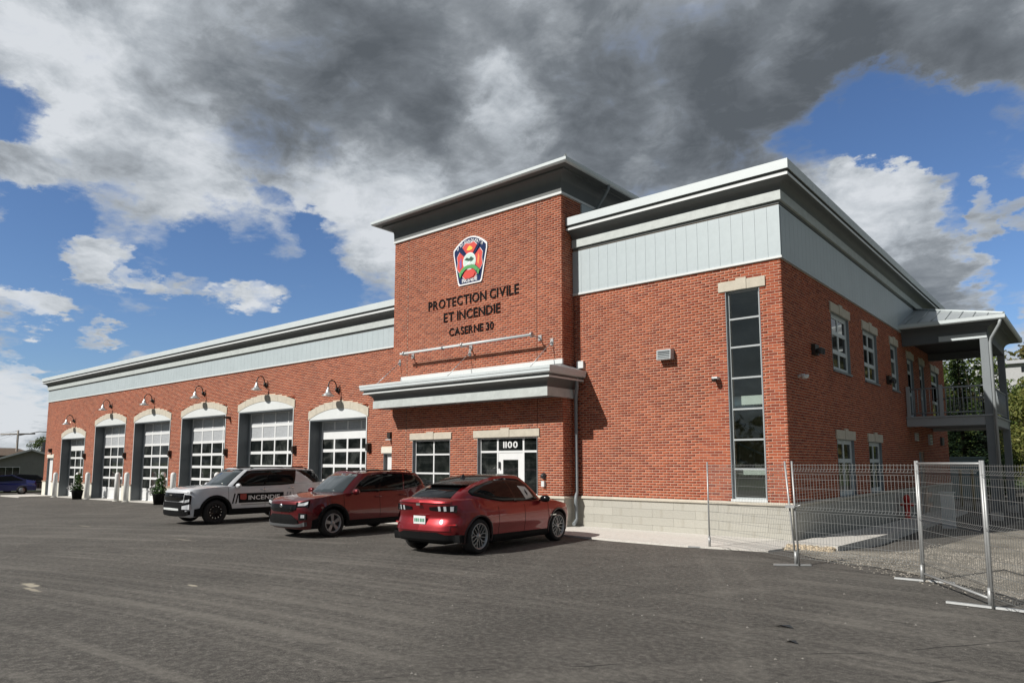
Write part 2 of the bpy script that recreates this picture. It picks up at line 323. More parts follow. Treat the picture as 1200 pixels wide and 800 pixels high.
def table(T, x):
    if x <= T[0][0]: return T[0][1]
    for (a, p), (b, q) in zip(T, T[1:]):
        if x <= b: return p+(q-p)*(x-a)/(b-a)
    return T[-1][1]
def catmull(P, n):
    P = [np.array(p, float) for p in P]; out = []; m = len(P)-1
    for i in range(n):
        u = i*m/(n-1); k = min(int(u), m-1); t = u-k
        p1, p2 = P[k], P[k+1]; p0 = P[k-1] if k > 0 else 2*p1-p2; p3 = P[k+2] if k+2 <= m else 2*p2-p1
        out.append(.5*((2*p1)+(-p0+p2)*t+(2*p0-5*p1+4*p2-p3)*t*t+(-p0+3*p1-3*p2+p3)*t**3))
    return out
def text_mesh(ch, height, extrude, bold=.018):
    """single glyph or word; returns vertex list, faces, width; scaled to a cap height"""
    cu = bpy.data.curves.new('glyph', 'FONT'); cu.body = ch; cu.size = 1; cu.extrude = extrude/ (height/.69); cu.resolution_u = 3; cu.offset = bold
    ob = bpy.data.objects.new('glyph', cu); COL.objects.link(ob)
    dg = bpy.context.evaluated_depsgraph_get(); me = bpy.data.meshes.new_from_object(ob.evaluated_get(dg))
    k = height/.69; vs = [tuple(c*k for c in v.co) for v in me.vertices]; fs = [tuple(p.vertices) for p in me.polygons]
    bpy.data.objects.remove(ob); bpy.data.curves.remove(cu); bpy.data.meshes.remove(me)
    return vs, fs
GLY = {}
def glyph(ch, height, extrude):
    k = (ch, height, extrude)
    if k not in GLY:
        vs, fs = text_mesh(ch, height, extrude); xs = [v[0] for v in vs] or [0]
        GLY[k] = ([(v[0]-min(xs), v[1], v[2]) for v in vs], fs, max(xs)-min(xs))
    return GLY[k]
def layout(word, height, extrude, width, bold=0):
    """glyphs of a word fitted to a width: list of (vs, fs, x_left)"""
    gap = .15*height; x = 0; out = []
    for ch in word:
        if ch == ' ': x += .36*height; continue
        vs, fs, w = glyph(ch, height, extrude); out.append((vs, fs, x, w)); x += w+gap
    k = width/(x-gap)
    return [([(v[0]*k, v[1], v[2]) for v in vs], fs, x0*k, w*k) for vs, fs, x0, w in out]
# ------------------------------------------------------------------ colours
BRICK = brick_mat()
SPOTS = [(-12.8, 3.72, .55, .13, .9), (-12.3, 3.6, .5, .08, .7), (-10.75, 5.25, .22, .07, .9), (-24.6, 8.5, .8, .1, .4), (-17.8, 8.4, .9, .08, .4)]
MORTAR = mat('mortar', (.60, .43, .325), .95, var=.12, scale=8, bump=.4, bscale=120)
STONE = mat('cut_stone', (.52, .48, .40), .85, var=.14, scale=6, bump=.3, bscale=90)
BLOCK = streak_mat('concrete_block', (.42, .41, .365), .9, .09, (.26, .235, .18), .35)
PLINTHW = mat('pale_plinth', (.68, .66, .58), .85, var=.12, scale=4)
CONC = streak_mat('concrete', (.58, .56, .52), .9, .16, (.34, .31, .26), .4)
TRIM = mat('trim_metal', (.57, .625, .64), .42, var=.06, scale=2)
TRIML = mat('trim_light', (.66, .69, .69), .4, var=.05, scale=2)
BAND = mat('band_metal', (.48, .52, .51), .55, var=.16, scale=5, bump=.2, bscale=20)
SIDING = mat('siding_metal', (.44, .505, .53), .42, var=.07, scale=1.5)
GREY = mat('grey_metal', (.115, .13, .14), .5, var=.08, scale=2)
GREYM = mat('mid_grey_metal', (.20, .225, .24), .5, var=.08, scale=2)
DARKM = mat('dark_metal', (.03, .033, .036), .5, var=.1)
WHITE = mat('white_paint', (.73, .745, .75), .4, var=.05, scale=3)
PALE = mat('pale_pane', (.42, .44, .46), .25, var=.12, scale=1.2)
GLASS = pane_mat('dark_glass')
SOFTFR = mat('frame_grey', (.42, .45, .46), .4, var=.05)
PORCH = mat('porch_paint', (.36, .39, .405), .45, var=.06)
GALV = mat('galvanised_steel', (.50, .51, .51), .42, metal=.7, var=.2, scale=14)
ROOFM = mat('roof_metal', (.34, .37, .38), .4, var=.08)
ASPH = asphalt_mat()
CLEAR = thin_glass('stair_glass', (.86, .90, .87), .8)
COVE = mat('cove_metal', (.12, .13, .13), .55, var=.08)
# ------------------------------------------------------------------ ground
def ground():
    xs = list(np.arange(-76, 14.01, 1.0)); ys = list(np.arange(-14, 64.01, 1.0))
    m = MB(); m.grid([[(x, y, zg(x, y)) for y in ys] for x in xs], smooth=True)
    m.build('asphalt_lot', ASPH, kind='structure')
    g = MB(); rng = [-4000, -1500, -600, -250, -120, -80, -40, 0, 14, 40, 80, 150, 300, 700, 1800, 4000]
    g.grid([[(x, y, min(zg(x, 0), -.1)-.35 if abs(x) < 3000 else -.8) for y in rng] for x in rng])
    g.build('ground', mat('grass_ground', (.06, .085, .03), .95, var=.4, scale=.6), kind='structure')
    # gravel yard beyond the fence
    P = [(-5.2, 14.9), (-4.3, 13.95), (-2.9, 13.35), (-1.6, 12.2), (-.6, 11.2), (3.0, 9.6), (9, 9.5), (9, 24), (6, 33), (-2.3, 33), (-2.6, 25), (-3.2, 19), (-3.5, 16.2), (-4.4, 15.3)]
    bm = bmesh.new(); vs = [bm.verts.new((x, y, 0)) for x, y in P]; bm.faces.new(vs)
    bmesh.ops.triangulate(bm, faces=bm.faces); bmesh.ops.subdivide_edges(bm, edges=bm.edges[:], cuts=7, use_grid_fill=True)
    for v in bm.verts: v.co.z = zg(v.co.x, v.co.y)+.012
    me = bpy.data.meshes.new('gravel_yard'); bm.to_mesh(me); bm.free()
    gm = bpy.data.materials.new('gravel'); gm.use_nodes = True; t = NT(gm.node_tree); b = t.n['Principled BSDF']
    co = t.new('ShaderNodeTexCoord').outputs['Object']; v = t.new('ShaderNodeTexVoronoi'); t.put(v.inputs['Vector'], co); v.inputs['Scale'].default_value = 42
    n = t.noise(co, 30, 5, .7); n2 = t.noise(co, .9, 4, .6)
    c = t.ramp(t.m('ADD', t.m('MULTIPLY', t.new('ShaderNodeSeparateColor').outputs[0], 0), t.m('ADD', t.m('MULTIPLY', n, .6), t.m('MULTIPLY', n2, .4))), [(.36, (.10, .09, .075)), (.5, (.29, .265, .22)), (.64, (.50, .47, .41))])
    t.put(b.inputs['Base Color'], c); b.inputs['Roughness'].default_value = .95
    bn = t.new('ShaderNodeBump'); bn.inputs['Distance'].default_value = .03; t.put(bn.inputs['Height'], v.outputs['Distance']); t.l.new(bn.outputs[0], b.inputs['Normal'])
    me.materials.append(gm); o = bpy.data.objects.new('gravel_yard', me); COL.objects.link(o); o['kind'] = 'structure'
    st = MB(); rr = random.Random(3)
    for k in range(9000):
        x = rr.uniform(-5, 3.5); y = rr.uniform(10.5, 20)
        edge = 14.9 if x < -4.4 else lerp(14.2, 10.6, (x+4.6)/4.4) if x < -.3 else 9.6
        if y < edge-.25*rr.random(): continue
        if x < -3.4 and y > 15.3: continue
        s_ = rr.uniform(.008, .02)*(1.8 if rr.random() < .05 else 1); z = zg(x, y)+.01
        a = [(x+rr.uniform(-1, 1)*s_*.3+s_*math.cos(q), y+s_*math.sin(q)*rr.uniform(.7, 1.1), z) for q in (0, 1.6, 3.1, 4.7)]
        top = (x+rr.uniform(-.4, .4)*s_, y+rr.uniform(-.4, .4)*s_, z+s_*rr.uniform(.6, 1.1))
        st.add(a+[top], [(0, 1, 4), (1, 2, 4), (2, 3, 4), (3, 0, 4)])
    st.build('loose_stones', mat('stone_chips', (.31, .285, .245), .9, var=.35, scale=30), kind='stuff', label='loose grey gravel stones scattered over the yard behind the fence', cat='gravel', recalc=False)
ground()
# ------------------------------------------------------------------ fire station
TX, SX, TL, LX = -11.52, -5.56, -18.78, -55.8
TY, WY, BY = 15.92, 16.5, 38.2
ST = thing('fire_station', 'long red brick fire station with grey metal cornices, raised entrance tower and six bay doors', 'fire station', (-20, 17, 0))
def F(Y): return lambda s, d, z: (s, Y-d, z)
def SIDE(X): return lambda s, d, z: (X+d, s, z)
def mbox(mb, f, s0, s1, d0, d1, z0, z1):
    p = [f(s, d, z) for z in (z0, z1) for s, d in ((s0, d0), (s1, d0), (s1, d1), (s0, d1))]
    mb.add(p, [(0, 3, 2, 1), (4, 5, 6, 7), (0, 1, 5, 4), (1, 2, 6, 5), (2, 3, 7, 6), (3, 0, 4, 7)])
def core(f, s0, s1, z0, z1, opens, d0=-.006, d1=-.30):
    cuts = sorted({s0, s1, *[min(max(o[i], s0), s1) for o in opens for i in (0, 1)]}); mb = MB()
    for a, b in zip(cuts, cuts[1:]):
        m = (a+b)/2; hs = sorted([(o[2], o[3]) for o in opens if o[0] < m < o[1]]); z = z0
        for h0, h1 in hs:
            if h0 > z: mbox(mb, f, a, b, d1, d0, z, h0)
            z = max(z, h1)
        if z < z1: mbox(mb, f, a, b, d1, d0, z, z1)
    return mb
CH, BL, BM, BH = .0677, .1905, .0130, .0510
def brick_list(s0, s1, z0, z1, excl):
    out = []; n = int(round((z1-z0)/CH)); ch = (z1-z0)/n
    for r in range(n):
        z = z0+r*ch; x = s0-(.1017 if r % 2 else 0); ex = excl(z, z+BH)
        while x < s1-.02:
            segs = [(max(x, s0), min(x+BL, s1))]
            for a, b in ex:
                ns = []
                for p, q in segs:
                    if b <= p or a >= q: ns.append((p, q)); continue
                    if a-p > .02: ns.append((p, a))
                    if q-b > .02: ns.append((b, q))
                segs = ns
            for p, q in segs:
                if q-p > .02: out.append((p, q, z))
            x += BL+BM
    return [(p, s1 if s1-q < .05 and s1-q > -.001 else q, z) for p, q, z in out]
def bricks_mesh(L, f, name, parent, seed=1, label=None):
    rr = np.random.RandomState(seed); n = len(L); A = np.array(L)
    d1 = rr.uniform(-.0015, .0015, n); V = np.zeros((n, 8, 3)); jz = rr.uniform(-.001, .001, n)
    # corners in (s, d, z)
    for i, (si, di, zi) in enumerate([(0, 0, 0), (1, 0, 0), (1, 1, 0), (0, 1, 0), (0, 0, 1), (1, 0, 1), (1, 1, 1), (0, 1, 1)]):
        V[:, i, 0] = A[:, 1] if si else A[:, 0]; V[:, i, 1] = d1 if di else -.03; V[:, i, 2] = A[:, 2]+(BH if zi else 0)+jz
    P = V.reshape(-1, 3); o0 = np.array(f(0, 0, 0)); es = np.array(f(1, 0, 0))-o0; ed = np.array(f(0, 1, 0))-o0
    W = o0+P[:, :1]*es+P[:, 1:2]*ed+np.array([0, 0, 1.0])*P[:, 2:3]; org = ORG[parent]; W -= np.array(org)
    base = np.array([(0, 3, 2, 1), (4, 5, 6, 7), (1, 2, 6, 5), (2, 3, 7, 6), (3, 0, 4, 7)])
    Fc = (base[None]+(np.arange(n)*8)[:, None, None]).reshape(-1, 4)
    me = bpy.data.meshes.new(name); me.vertices.add(n*8); me.vertices.foreach_set('co', W.ravel()); nf = len(Fc)
    me.loops.add(nf*4); me.loops.foreach_set('vertex_index', Fc.ravel()); me.polygons.add(nf)
    me.polygons.foreach_set('loop_start', np.arange(nf)*4); me.polygons.foreach_set('loop_total', np.full(nf, 4)); me.update(calc_edges=True)
    me.materials.append(BRICK); o = bpy.data.objects.new(name, me); COL.objects.link(o); o.parent = parent; ORG[o] = org; o['kind'] = 'stuff'
    return o
def rects_excl(R_):
    return lambda a, b: [(o[0], o[1]) for o in R_ if o[2] < b-.004 and o[3] > a+.004]
# openings: (s0, s1, z0, z1)
GAR = [(-52.63, -48.60, 3.36), (-47.0, -42.60, 4.0), (-41.36, -36.98, 4.0), (-35.68, -31.30, 4.03), (-30.09, -25.73, 4.06), (-24.52, -20.90, 3.49)]
NARROW = (-19.9, -18.95, -.2, 2.13); FARD = (-55.15, -54.05, -.44, 2.1)
LT, LP = 5.93, .55
left_open = [(a, b, -.5, h) for a, b, h in GAR]+[NARROW, FARD]
def arc(x0, x1, ze, za):            # circle through the ends (ze) and the apex (za)
    hw = (x1-x0)/2; s_ = za-ze; r = (hw*hw+s_*s_)/(2*s_); return (x0+x1)/2, za-r, r
ARCS = []
for a, b, h in GAR: ARCS.append((a, b, h, arc(a-.11, b+.11, h+.33, h+.68), arc(a, b, h+.05, h+.40)))
def left_excl(z0, z1):
    ex = [(o[0], o[1]) for o in left_open if o[3] > z0+.004]
    for a, b, h, (xc, zc, r), _ in ARCS:
        if z0 < h+.34 and z1 > h: ex.append((a-.115, b+.115))
        elif z0 >= h+.33:
            q = r*r-(z0-zc)**2
            if q > 0: ex.append((xc-math.sqrt(q)-.006, xc+math.sqrt(q)+.006))
    for s0, s1, a, b in ((NARROW[0]-.12, NARROW[1]+.12, 2.13, 2.36), (FARD[0]-.1, FARD[1]+.1, 2.1, 2.36)):
        if a < z1 and b > z0: ex.append((s0, s1))
    return ex
lw = core(F(WY), LX, TL+.3, -.6, 7.4, left_open+[(a-.05, b+.05, h-.01, h+.5) for a, b, h, _, _ in ARCS]).build('garage_wall', MORTAR, ST)
bricks_mesh(brick_list(LX, TL+.2, LP+.07, LT, left_excl), F(WY), 'garage_bricks', lw, 1)
# right block, front
TALL = (-6.93, -6.11, .90, 6.0)
rw = core(F(WY), TX-.3, SX-.006, -.3, 8.6, [TALL]).build('front_wall', MORTAR, ST)
LINT_R = (-7.11, -5.94, 6.0, 6.24)
exr = rects_excl([TALL, LINT_R])
RB = brick_list(TX, SX+.0015, .875, 6.60, exr)
full = [b for b in RB if abs(b[1]-b[0]-BL) < .001]
full.sort(key=lambda b: math.hypot((b[0]+b[1])/2, 16.5)+.45*abs(b[2]-1.8)/2-.35*(b[0]+8)); sel = set(full[:300])
bricks_mesh([b for b in RB if b not in sel], F(WY), 'front_bricks', rw, 2)
m1 = MB().box(0, BL, -.0015, .03, 0, BH); bo = m1.build('brick', BRICK, local(thing('tmp', None, None, (0, 0, 0)))); bme = bo.data
tmp = bo.parent; bpy.data.objects.remove(bo); bpy.data.objects.remove(tmp)
for b in full[:300]: inst(bme, 'brick', rw, (b[0], WY, b[2]))
# tower
WINA = (-17.70, -15.97, .92, 2.55); ENT = (-14.75, -12.45, .10, 2.55)
tw = core(F(TY), TL, TX-.006, -.3, 9.52, [WINA, ENT], d1=-.3).build('tower_wall', MORTAR, ST)
LA, LE = (-17.84, -15.88, 2.55, 2.75), (-14.92, -12.34, 2.55, 2.77)
bricks_mesh(brick_list(TL, TX+.0015, .875, 9.50, rects_excl([WINA, ENT, LA, LE, (-18.055, -18.035, 0, 20), (-12.435, -12.415, 0, 20)])), F(TY), 'tower_bricks', tw, 3)
for x in (-18.045, -12.425): MB().box(x-.009, x+.009, TY-.0005, TY+.004, .88, 9.5).build('control_joint', mat('joint_sealant', (.10, .05, .035), .8, var=0), tw)
ts = MB(); ts.box(TX-.3, TX-.006, TY+.30, TY+.303, -.3, 9.52); mbox(ts, SIDE(TX), TY+.302, 24, -.30, -.006, -.3, 9.52); mbox(ts, SIDE(TL), WY, 24, .05, .35, 6, 9.52); mbox(ts, F(24), TL, TX, -.3, -.02, 6, 9.52)
tsw = ts.build('tower_side_wall', MORTAR, ST)
bricks_mesh(brick_list(TY+.0015, 16.9, .875, 9.50, lambda a, b: []), SIDE(TX), 'tower_side_bricks', tsw, 4)
# side wall with its windows and doors
SW = [(20.38, 22.10, 4.33, 5.97), (23.72, 25.42, 4.33, 5.97), (27.42, 28.45, 4.33, 5.97), (20.38, 22.02, .88, 2.43), (23.72, 25.3, .88, 2.43)]
SD = [(30.1, 31.15, 3.46, 5.75), (32.4, 33.3, 3.46, 5.75), (34.9, 36.6, 3.46, 5.75), (31.3, 32.3, -.2, 2.2)]
sw = core(SIDE(SX), WY+.302, BY, -.6, 8.6, SW+SD).build('side_wall', MORTAR, ST)
SL = [(o[0]-.12, o[1]+.12, o[3], o[3]+.25) for o in SW+SD[:3]]
bricks_mesh(brick_list(WY+.0015, BY, .875, 6.60, rects_excl(SW+SD+SL)), SIDE(SX), 'side_bricks', sw, 5)
bk = MB(); bk.box(LX, SX-.3, BY-.3, BY, -.6, 7.3); bk.box(LX, LX+.3, WY+.3, BY-.3, -.6, 7.3); bk.build('rear_wall', BRICK, ST)
rf = MB(); rf.box(LX+.02, TL, WY+.05, BY-.02, 7.25, 7.35); rf.box(TL+.02, SX-.02, 24.02, BY-.05, 7.26, 7.36); rf.box(TX, SX-.02, WY+.02, BY-.05, 8.5, 8.6); rf.build('flat_roof', mat('roof_membrane', (.3, .3, .3), .9), ST)
# plinths
def plinth_blocks(f, s0, s1, z0, z1, opens, parent, L=1.2, H=.20, d=.03, skew=0.0):
    n = max(1, int(round((z1-z0)/H))); hh = (z1-z0)/n; cache = {}
    for r in range(n):
        s = s0-(L/2 if r % 2 else 0)
        while s < s1-.02:
            a, b = max(s, s0), min(s+L-.004, s1)
            if b-a > .03 and not any(a < o[1] and b > o[0] for o in opens):
                k = (round(b-a, 3),)
                if k not in cache:
                    mb = MB(); p0 = f(0, -.1, 0); mbox(mb, f, 0, b-a, -.1, d, 0, hh-.004)
                    tmp = local(thing('t', None, None, (0, 0, 0))); o = mb.build('concrete_block', BLOCK, tmp)
                    off = np.array(f(0, 0, 0)); me = o.data; bpy.data.objects.remove(o); bpy.data.objects.remove(tmp)
                    for v in me.vertices: v.co = Vector(v.co)-Vector(off)
                    cache[k] = me
                inst(cache[k], 'concrete_block', parent, Vector(f(a, 0, z0+r*hh)))
            s += L
plinth_blocks(F(WY), TX+.03, SX+.03, -.02, .80, [], rw)
plinth_blocks(F(TY), TL, TX+.03, -.02, .80, [ENT], tw)
plinth_blocks(SIDE(TX), TY+.1, WY-.03, -.02, .80, [], tsw)
plinth_blocks(SIDE(SX), WY+.1, BY, -.22, .80, [SD[3]], sw, L=1.6)
s = MB()
def sill_prof(z): return [(-.08, z), (.075, z), (.075, z+.035), (.03, z+.07), (-.08, z+.07)]
s.sweep([(TX-.02, WY, 0, -1), (SX, WY, 1, -1), (SX, BY, 1, 0)], sill_prof(.803)); s.build('stone_water_table', STONE, rw)
s = MB(); s.sweep([(TL, TY, 0, -1), (ENT[0], TY, 0, -1)], sill_prof(.803)); s.sweep([(ENT[1], TY, 0, -1), (TX, TY, 1, -1), (TX, WY-.08, 1, 0)], sill_prof(.803)); s.build('stone_water_table', STONE, tw)
# garage piers: pale plinth pieces and their caps
xs = [LX]+[q for o in sorted(left_open) for q in o[:2]]+[TL]
for i in range(0, len(xs), 2):
    a, b = xs[i], xs[i+1]
    if b-a < .05: continue
    p = MB(); mbox(p, F(WY), a, b, -.1, .04, -.5, LP-.02); p.build('pier_base', PLINTHW, lw)
    p = MB(); mbox(p, F(WY), a-.02, b+.02, -.1, .075, LP-.017, LP+.055); p.build('pier_cap', mat('sill_brown', (.34, .25, .19), .85), lw)
# ------------------------------------------------------------------ cornices and siding
def cornice_prof(zt):
    P = [(-.3, 0), (.37, 0), (.37, .245), (.325, .25), (.325, .31), (.355, .312), (.355, .385), (.33, .39)]
    for i in range(7):
        a = i/6*math.pi/2; P.append((.325-.235*math.sin(a), .395+.205*(1-math.cos(a))))
    P += [(.03, .61), (.03, .90), (-.3, .90)]
    return [(d, zt-z) for d, z in P]
def band_prof(zt): return [(.028, zt-.605), (.092, zt-.605), (.092, zt-.835), (.028, zt-.835)]
def face_prof(zt, d=.37, h=.235, t=.014): return [(d-.003, zt-.004), (d+t, zt-.004), (d+t, zt-h), (d-.003, zt-h)]
def strip_prof(zt): return [(.352, zt-.318), (.367, zt-.318), (.367, zt-.38), (.352, zt-.38)]
for nm, path, zt in (('garage', [(LX, BY, -1, 0), (LX, WY, -1, -1), (TL+.02, WY, 0, -1)], 7.60), ('front', [(TX+.02, WY, 0, -1), (SX, WY, 1, -1), (SX, BY, 1, 0)], 8.84)):
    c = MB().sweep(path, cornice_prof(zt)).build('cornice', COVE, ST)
    MB().sweep(path, face_prof(zt)).build('fascia', TRIM, c)
    MB().sweep(path, strip_prof(zt)).build('trim_strip', TRIML, c)
    MB().sweep(path, band_prof(zt)).build('frieze_band', BAND, c)
# edge of the shadow gap stays dark; panels hang below it
def siding(f, s0, s1, z0, z1, w, parent, single, d=.035):
    n = int(round((s1-s0)/w)); w = (s1-s0)/n; mb = MB(); me = None
    for i in range(n):
        a = s0+i*w
        if single:
            if me is None:
                q = MB(); mbox(q, f, .0025, w-.0035, -.012, d, 0, z1-z0); tmp = local(thing('t', None, None, (0, 0, 0))); o = q.build('siding_panel', SIDING, tmp)
                me = o.data; off = Vector(f(0, 0, 0)); bpy.data.objects.remove(o); bpy.data.objects.remove(tmp)
                for v in me.vertices: v.co = v.co-off
            inst(me, 'siding_panel', parent, f(a, 0, z0))
        else: mbox(mb, f, a+.0025, a+w-.0035, -.012, d, z0, z1)
    if not single: mb.build('siding_panels', SIDING, parent, kind='stuff')
siding(F(WY), TX, SX+.03, 6.66, 7.90, .305, rw, True)
siding(SIDE(SX), WY+.02, BY, 6.66, 7.90, .305, sw, False)
siding(F(WY), LX, TL, 5.99, 6.68, .305, lw, False)
siding(SIDE(TX), 16.92, 24, 8.6, 9.50, .305, tsw, False)
for f, a, b, z, p in ((F(WY), TX, SX+.05, 6.60, rw), (SIDE(SX), WY, BY, 6.60, sw), (F(WY), LX, TL, 5.93, lw)):
    q = MB(); mbox(q, f, a, b, -.01, .052, z+.004, z+.056); q.build('base_flashing', TRIML if p is not sw else SIDING, p)
# tower cornice and low hipped roof
tp = [(TL, 24, -1, 0), (TL, TY, -1, -1), (TX, TY, 1, -1), (TX, 24, 1, 0)]
P = [(-.2, 9.58), (.03, 9.58), (.04, 9.84)]+[(.04+.26*(1-math.cos(i/5*math.pi/2)), 9.84+.24*math.sin(i/5*math.pi/2)) for i in range(1, 6)]+[(.34, 10.08), (.34, 10.13), (.53, 10.14), (.53, 10.25), (-.2, 10.25)]
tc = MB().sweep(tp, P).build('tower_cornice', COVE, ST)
MB().sweep(tp, [(-.01, 9.505), (.050, 9.505), (.050, 9.575), (-.01, 9.575)]).build('trim_strip', TRIML, tc)
MB().sweep(tp, [(.535, 10.14), (.59, 10.14), (.63, 10.18), (.63, 10.265), (.535, 10.265)]).build('gutter', TRIM, tc)
r = MB()
xa, xb, ya, yb, ze, sl = TL-.61, TX+.61, TY-.61, 24.0, 10.27, .14
mid = (xa+xb)/2; hz = ze+sl*(xb-mid); ra = (mid, ya+(xb-mid), hz)
r.add([(xa, ya, ze), (xb, ya, ze), (xb, yb, ze), (xa, yb, ze), ra, (mid, yb, hz)], [(0, 1, 4), (1, 2, 5, 4), (0, 4, 5, 3), (0, 3, 2, 1)])
tr_ = r.build('tower_roof', ROOFM, ST)
q = MB()
for i in range(19):
    x = xa+.3+i*.42
    if x > xb-.1: break
    q.box(x-.010, x+.010, ya+.05, ya+.5, ze+.010, ze+.028)
for i in range(20):
    y = ya+.3+i*.42; k_ = min(1, (y-ya)/(xb-mid)); xm = xb-(xb-mid)*k_; zm = ze+(hz-ze)*k_; q.add([(xb+.01, y-.012, ze+.01), (xb+.01, y+.012, ze+.01), (xm, y+.012, zm), (xm, y-.012, zm), (xb-.04, y-.012, ze+.03), (xb-.04, y+.012, ze+.03), (xm, y+.012, zm+.03), (xm, y-.012, zm+.03)], [(0, 1, 2, 3), (4, 7, 6, 5), (0, 4, 5, 1), (1, 5, 6, 2), (3, 2, 6, 7), (0, 3, 7, 4)])
q.tube([(xb+.02, ya-.02, ze+.02), (mid, ra[1], hz+.04)], .035, 6); q.build('standing_seams', ROOFM, tr_, kind='stuff')
MB().tube([(TX+.57, 17.6, 10.15), (TX+.55, 17.6, 10.02), (TX+.36, 17.62, 9.80), (TX+.12, 17.64, 9.55), (TX+.07, 17.64, 9.40), (TX+.07, 17.64, 8.6)], .045, 8).build('roof_downspout', GREYM, tc)
# ------------------------------------------------------------------ garage bays
def garage(i):
    a, b, h = GAR[i]; zb = zg((a+b)/2, WY)
    rows = 6 if h < 3.7 else 7; dz = WY+.50; w = b-a
    j = MB()                                            # metal lining of the deep opening
    for x0, x1 in ((a-.001, a+.035), (b-.035, b+.001)): j.box(x0, x1, WY-.012, dz+.1, zb-.1, h)
    j.box(a+.035, b-.035, WY-.010, dz+.1, h-.05, h-.001); jo = j.build('bay_lining', GREY, ST)
    for x0, x1 in ((a-.03, a+.012), (b-.012, b+.03)): MB().box(x0, x1, WY-.022, WY-.013, zb-.05, h).build('edge_trim', TRIML, jo)
    MB().box(a+.036, a+.11, dz-.04, dz+.02, zb, h-.05).build('door_track', GREYM, jo); MB().box(b-.11, b-.036, dz-.04, dz+.02, zb, h-.05).build('door_track', GREYM, jo)
    g = MB(); x0, x1 = a+.11, b-.11; rh = (h-zb-.03)/rows; cw = (x1-x0)/4; st, rl = .045, .06
    for r_ in range(rows+1):
        z = zb+.02+r_*rh; g.box(x0, x1, dz, dz+.05, z-(rl if r_ else 0), z+(rl if r_ < rows else 0))
    for c in range(5):
        x = x0+c*cw; g.box(max(x-st, x0), min(x+st, x1), dz+.003, dz+.047, zb+.03, h-.03)
    if rows == 6: g.box(x0, x1, dz-.004, dz, zb+.02+5*rh-.15, zb+.02+5*rh+.22)
    go = g.build('bay_door', WHITE, ST, label='white sectional bay door')
    for nm, m_, sel in (('pane', GLASS, range(1, rows-2 if rows == 7 else rows-1)), ('pane', PALE, range(rows-2 if rows == 7 else rows-1, rows)), ('door_panel', WHITE, (0,))):
        q = MB().box(0, cw-2*st-.004, 0, .012, 0, rh-2*rl-.004)
        if nm == 'door_panel': q.box(.08, cw-2*st-.084, -.012, 0, .07, rh-2*rl-.074)
        tmp = local(thing('t', None, None, (0, 0, 0))); o = q.build(nm, m_, tmp); me = o.data; bpy.data.objects.remove(o); bpy.data.objects.remove(tmp)
        for r_ in sel:
            for c in range(4): inst(me, nm, go, (x0+c*cw+st+.002, dz+.02, zb+.022+r_*rh+rl), label='pale pane' if m_ is PALE and nm == 'pane' else None)  # upper rows get panes in one even pale colour
    # arched stone surround and white tympanum
    _, _, _, (xc, zc, ro), (xi, zi, ri) = ARCS[i]
    def zo(x): return zc+math.sqrt(max(ro*ro-(x-xc)**2, 0))
    def zin(x): return (zi+math.sqrt(max(ri*ri-(x-xi)**2, 0))) if a < x < b else h-.012
    t = MB(); N = 20; pts = [(b-.002, h+.0), (a+.002, h+.0)]+[(lerp(a+.002, b-.002, k/N), zin(lerp(a+.003, b-.003, k/N))) for k in range(N+1)]
    t.prism(pts, 'y', WY-.02, WY+.2); t.build('arch_panel', TRIML, ST)
    ns = 7; X0, X1 = a-.11, b+.11
    for k in range(ns):
        p, q = lerp(X0, X1, k/ns)+.005, lerp(X0, X1, (k+1)/ns)-.005; M = 5
        xs_ = [lerp(p, q, u/M) for u in range(M+1)]
        if k == 0: xs_ = [p, a+.0005]+xs_[2:]; xs_[1] = max(xs_[1], p+.02)
        if k == ns-1: xs_ = xs_[:-2]+[min(b-.0005, q-.02), q]
        pts = [(x, zo(x)) for x in xs_]+[(x, zin(x)+.004 if a < x < b else h+.004) for x in reversed(xs_)]
        MB().prism(pts, 'y', WY-.035, WY+.06).build('arch_stone', STONE, ST)
for i in range(6): garage(i)
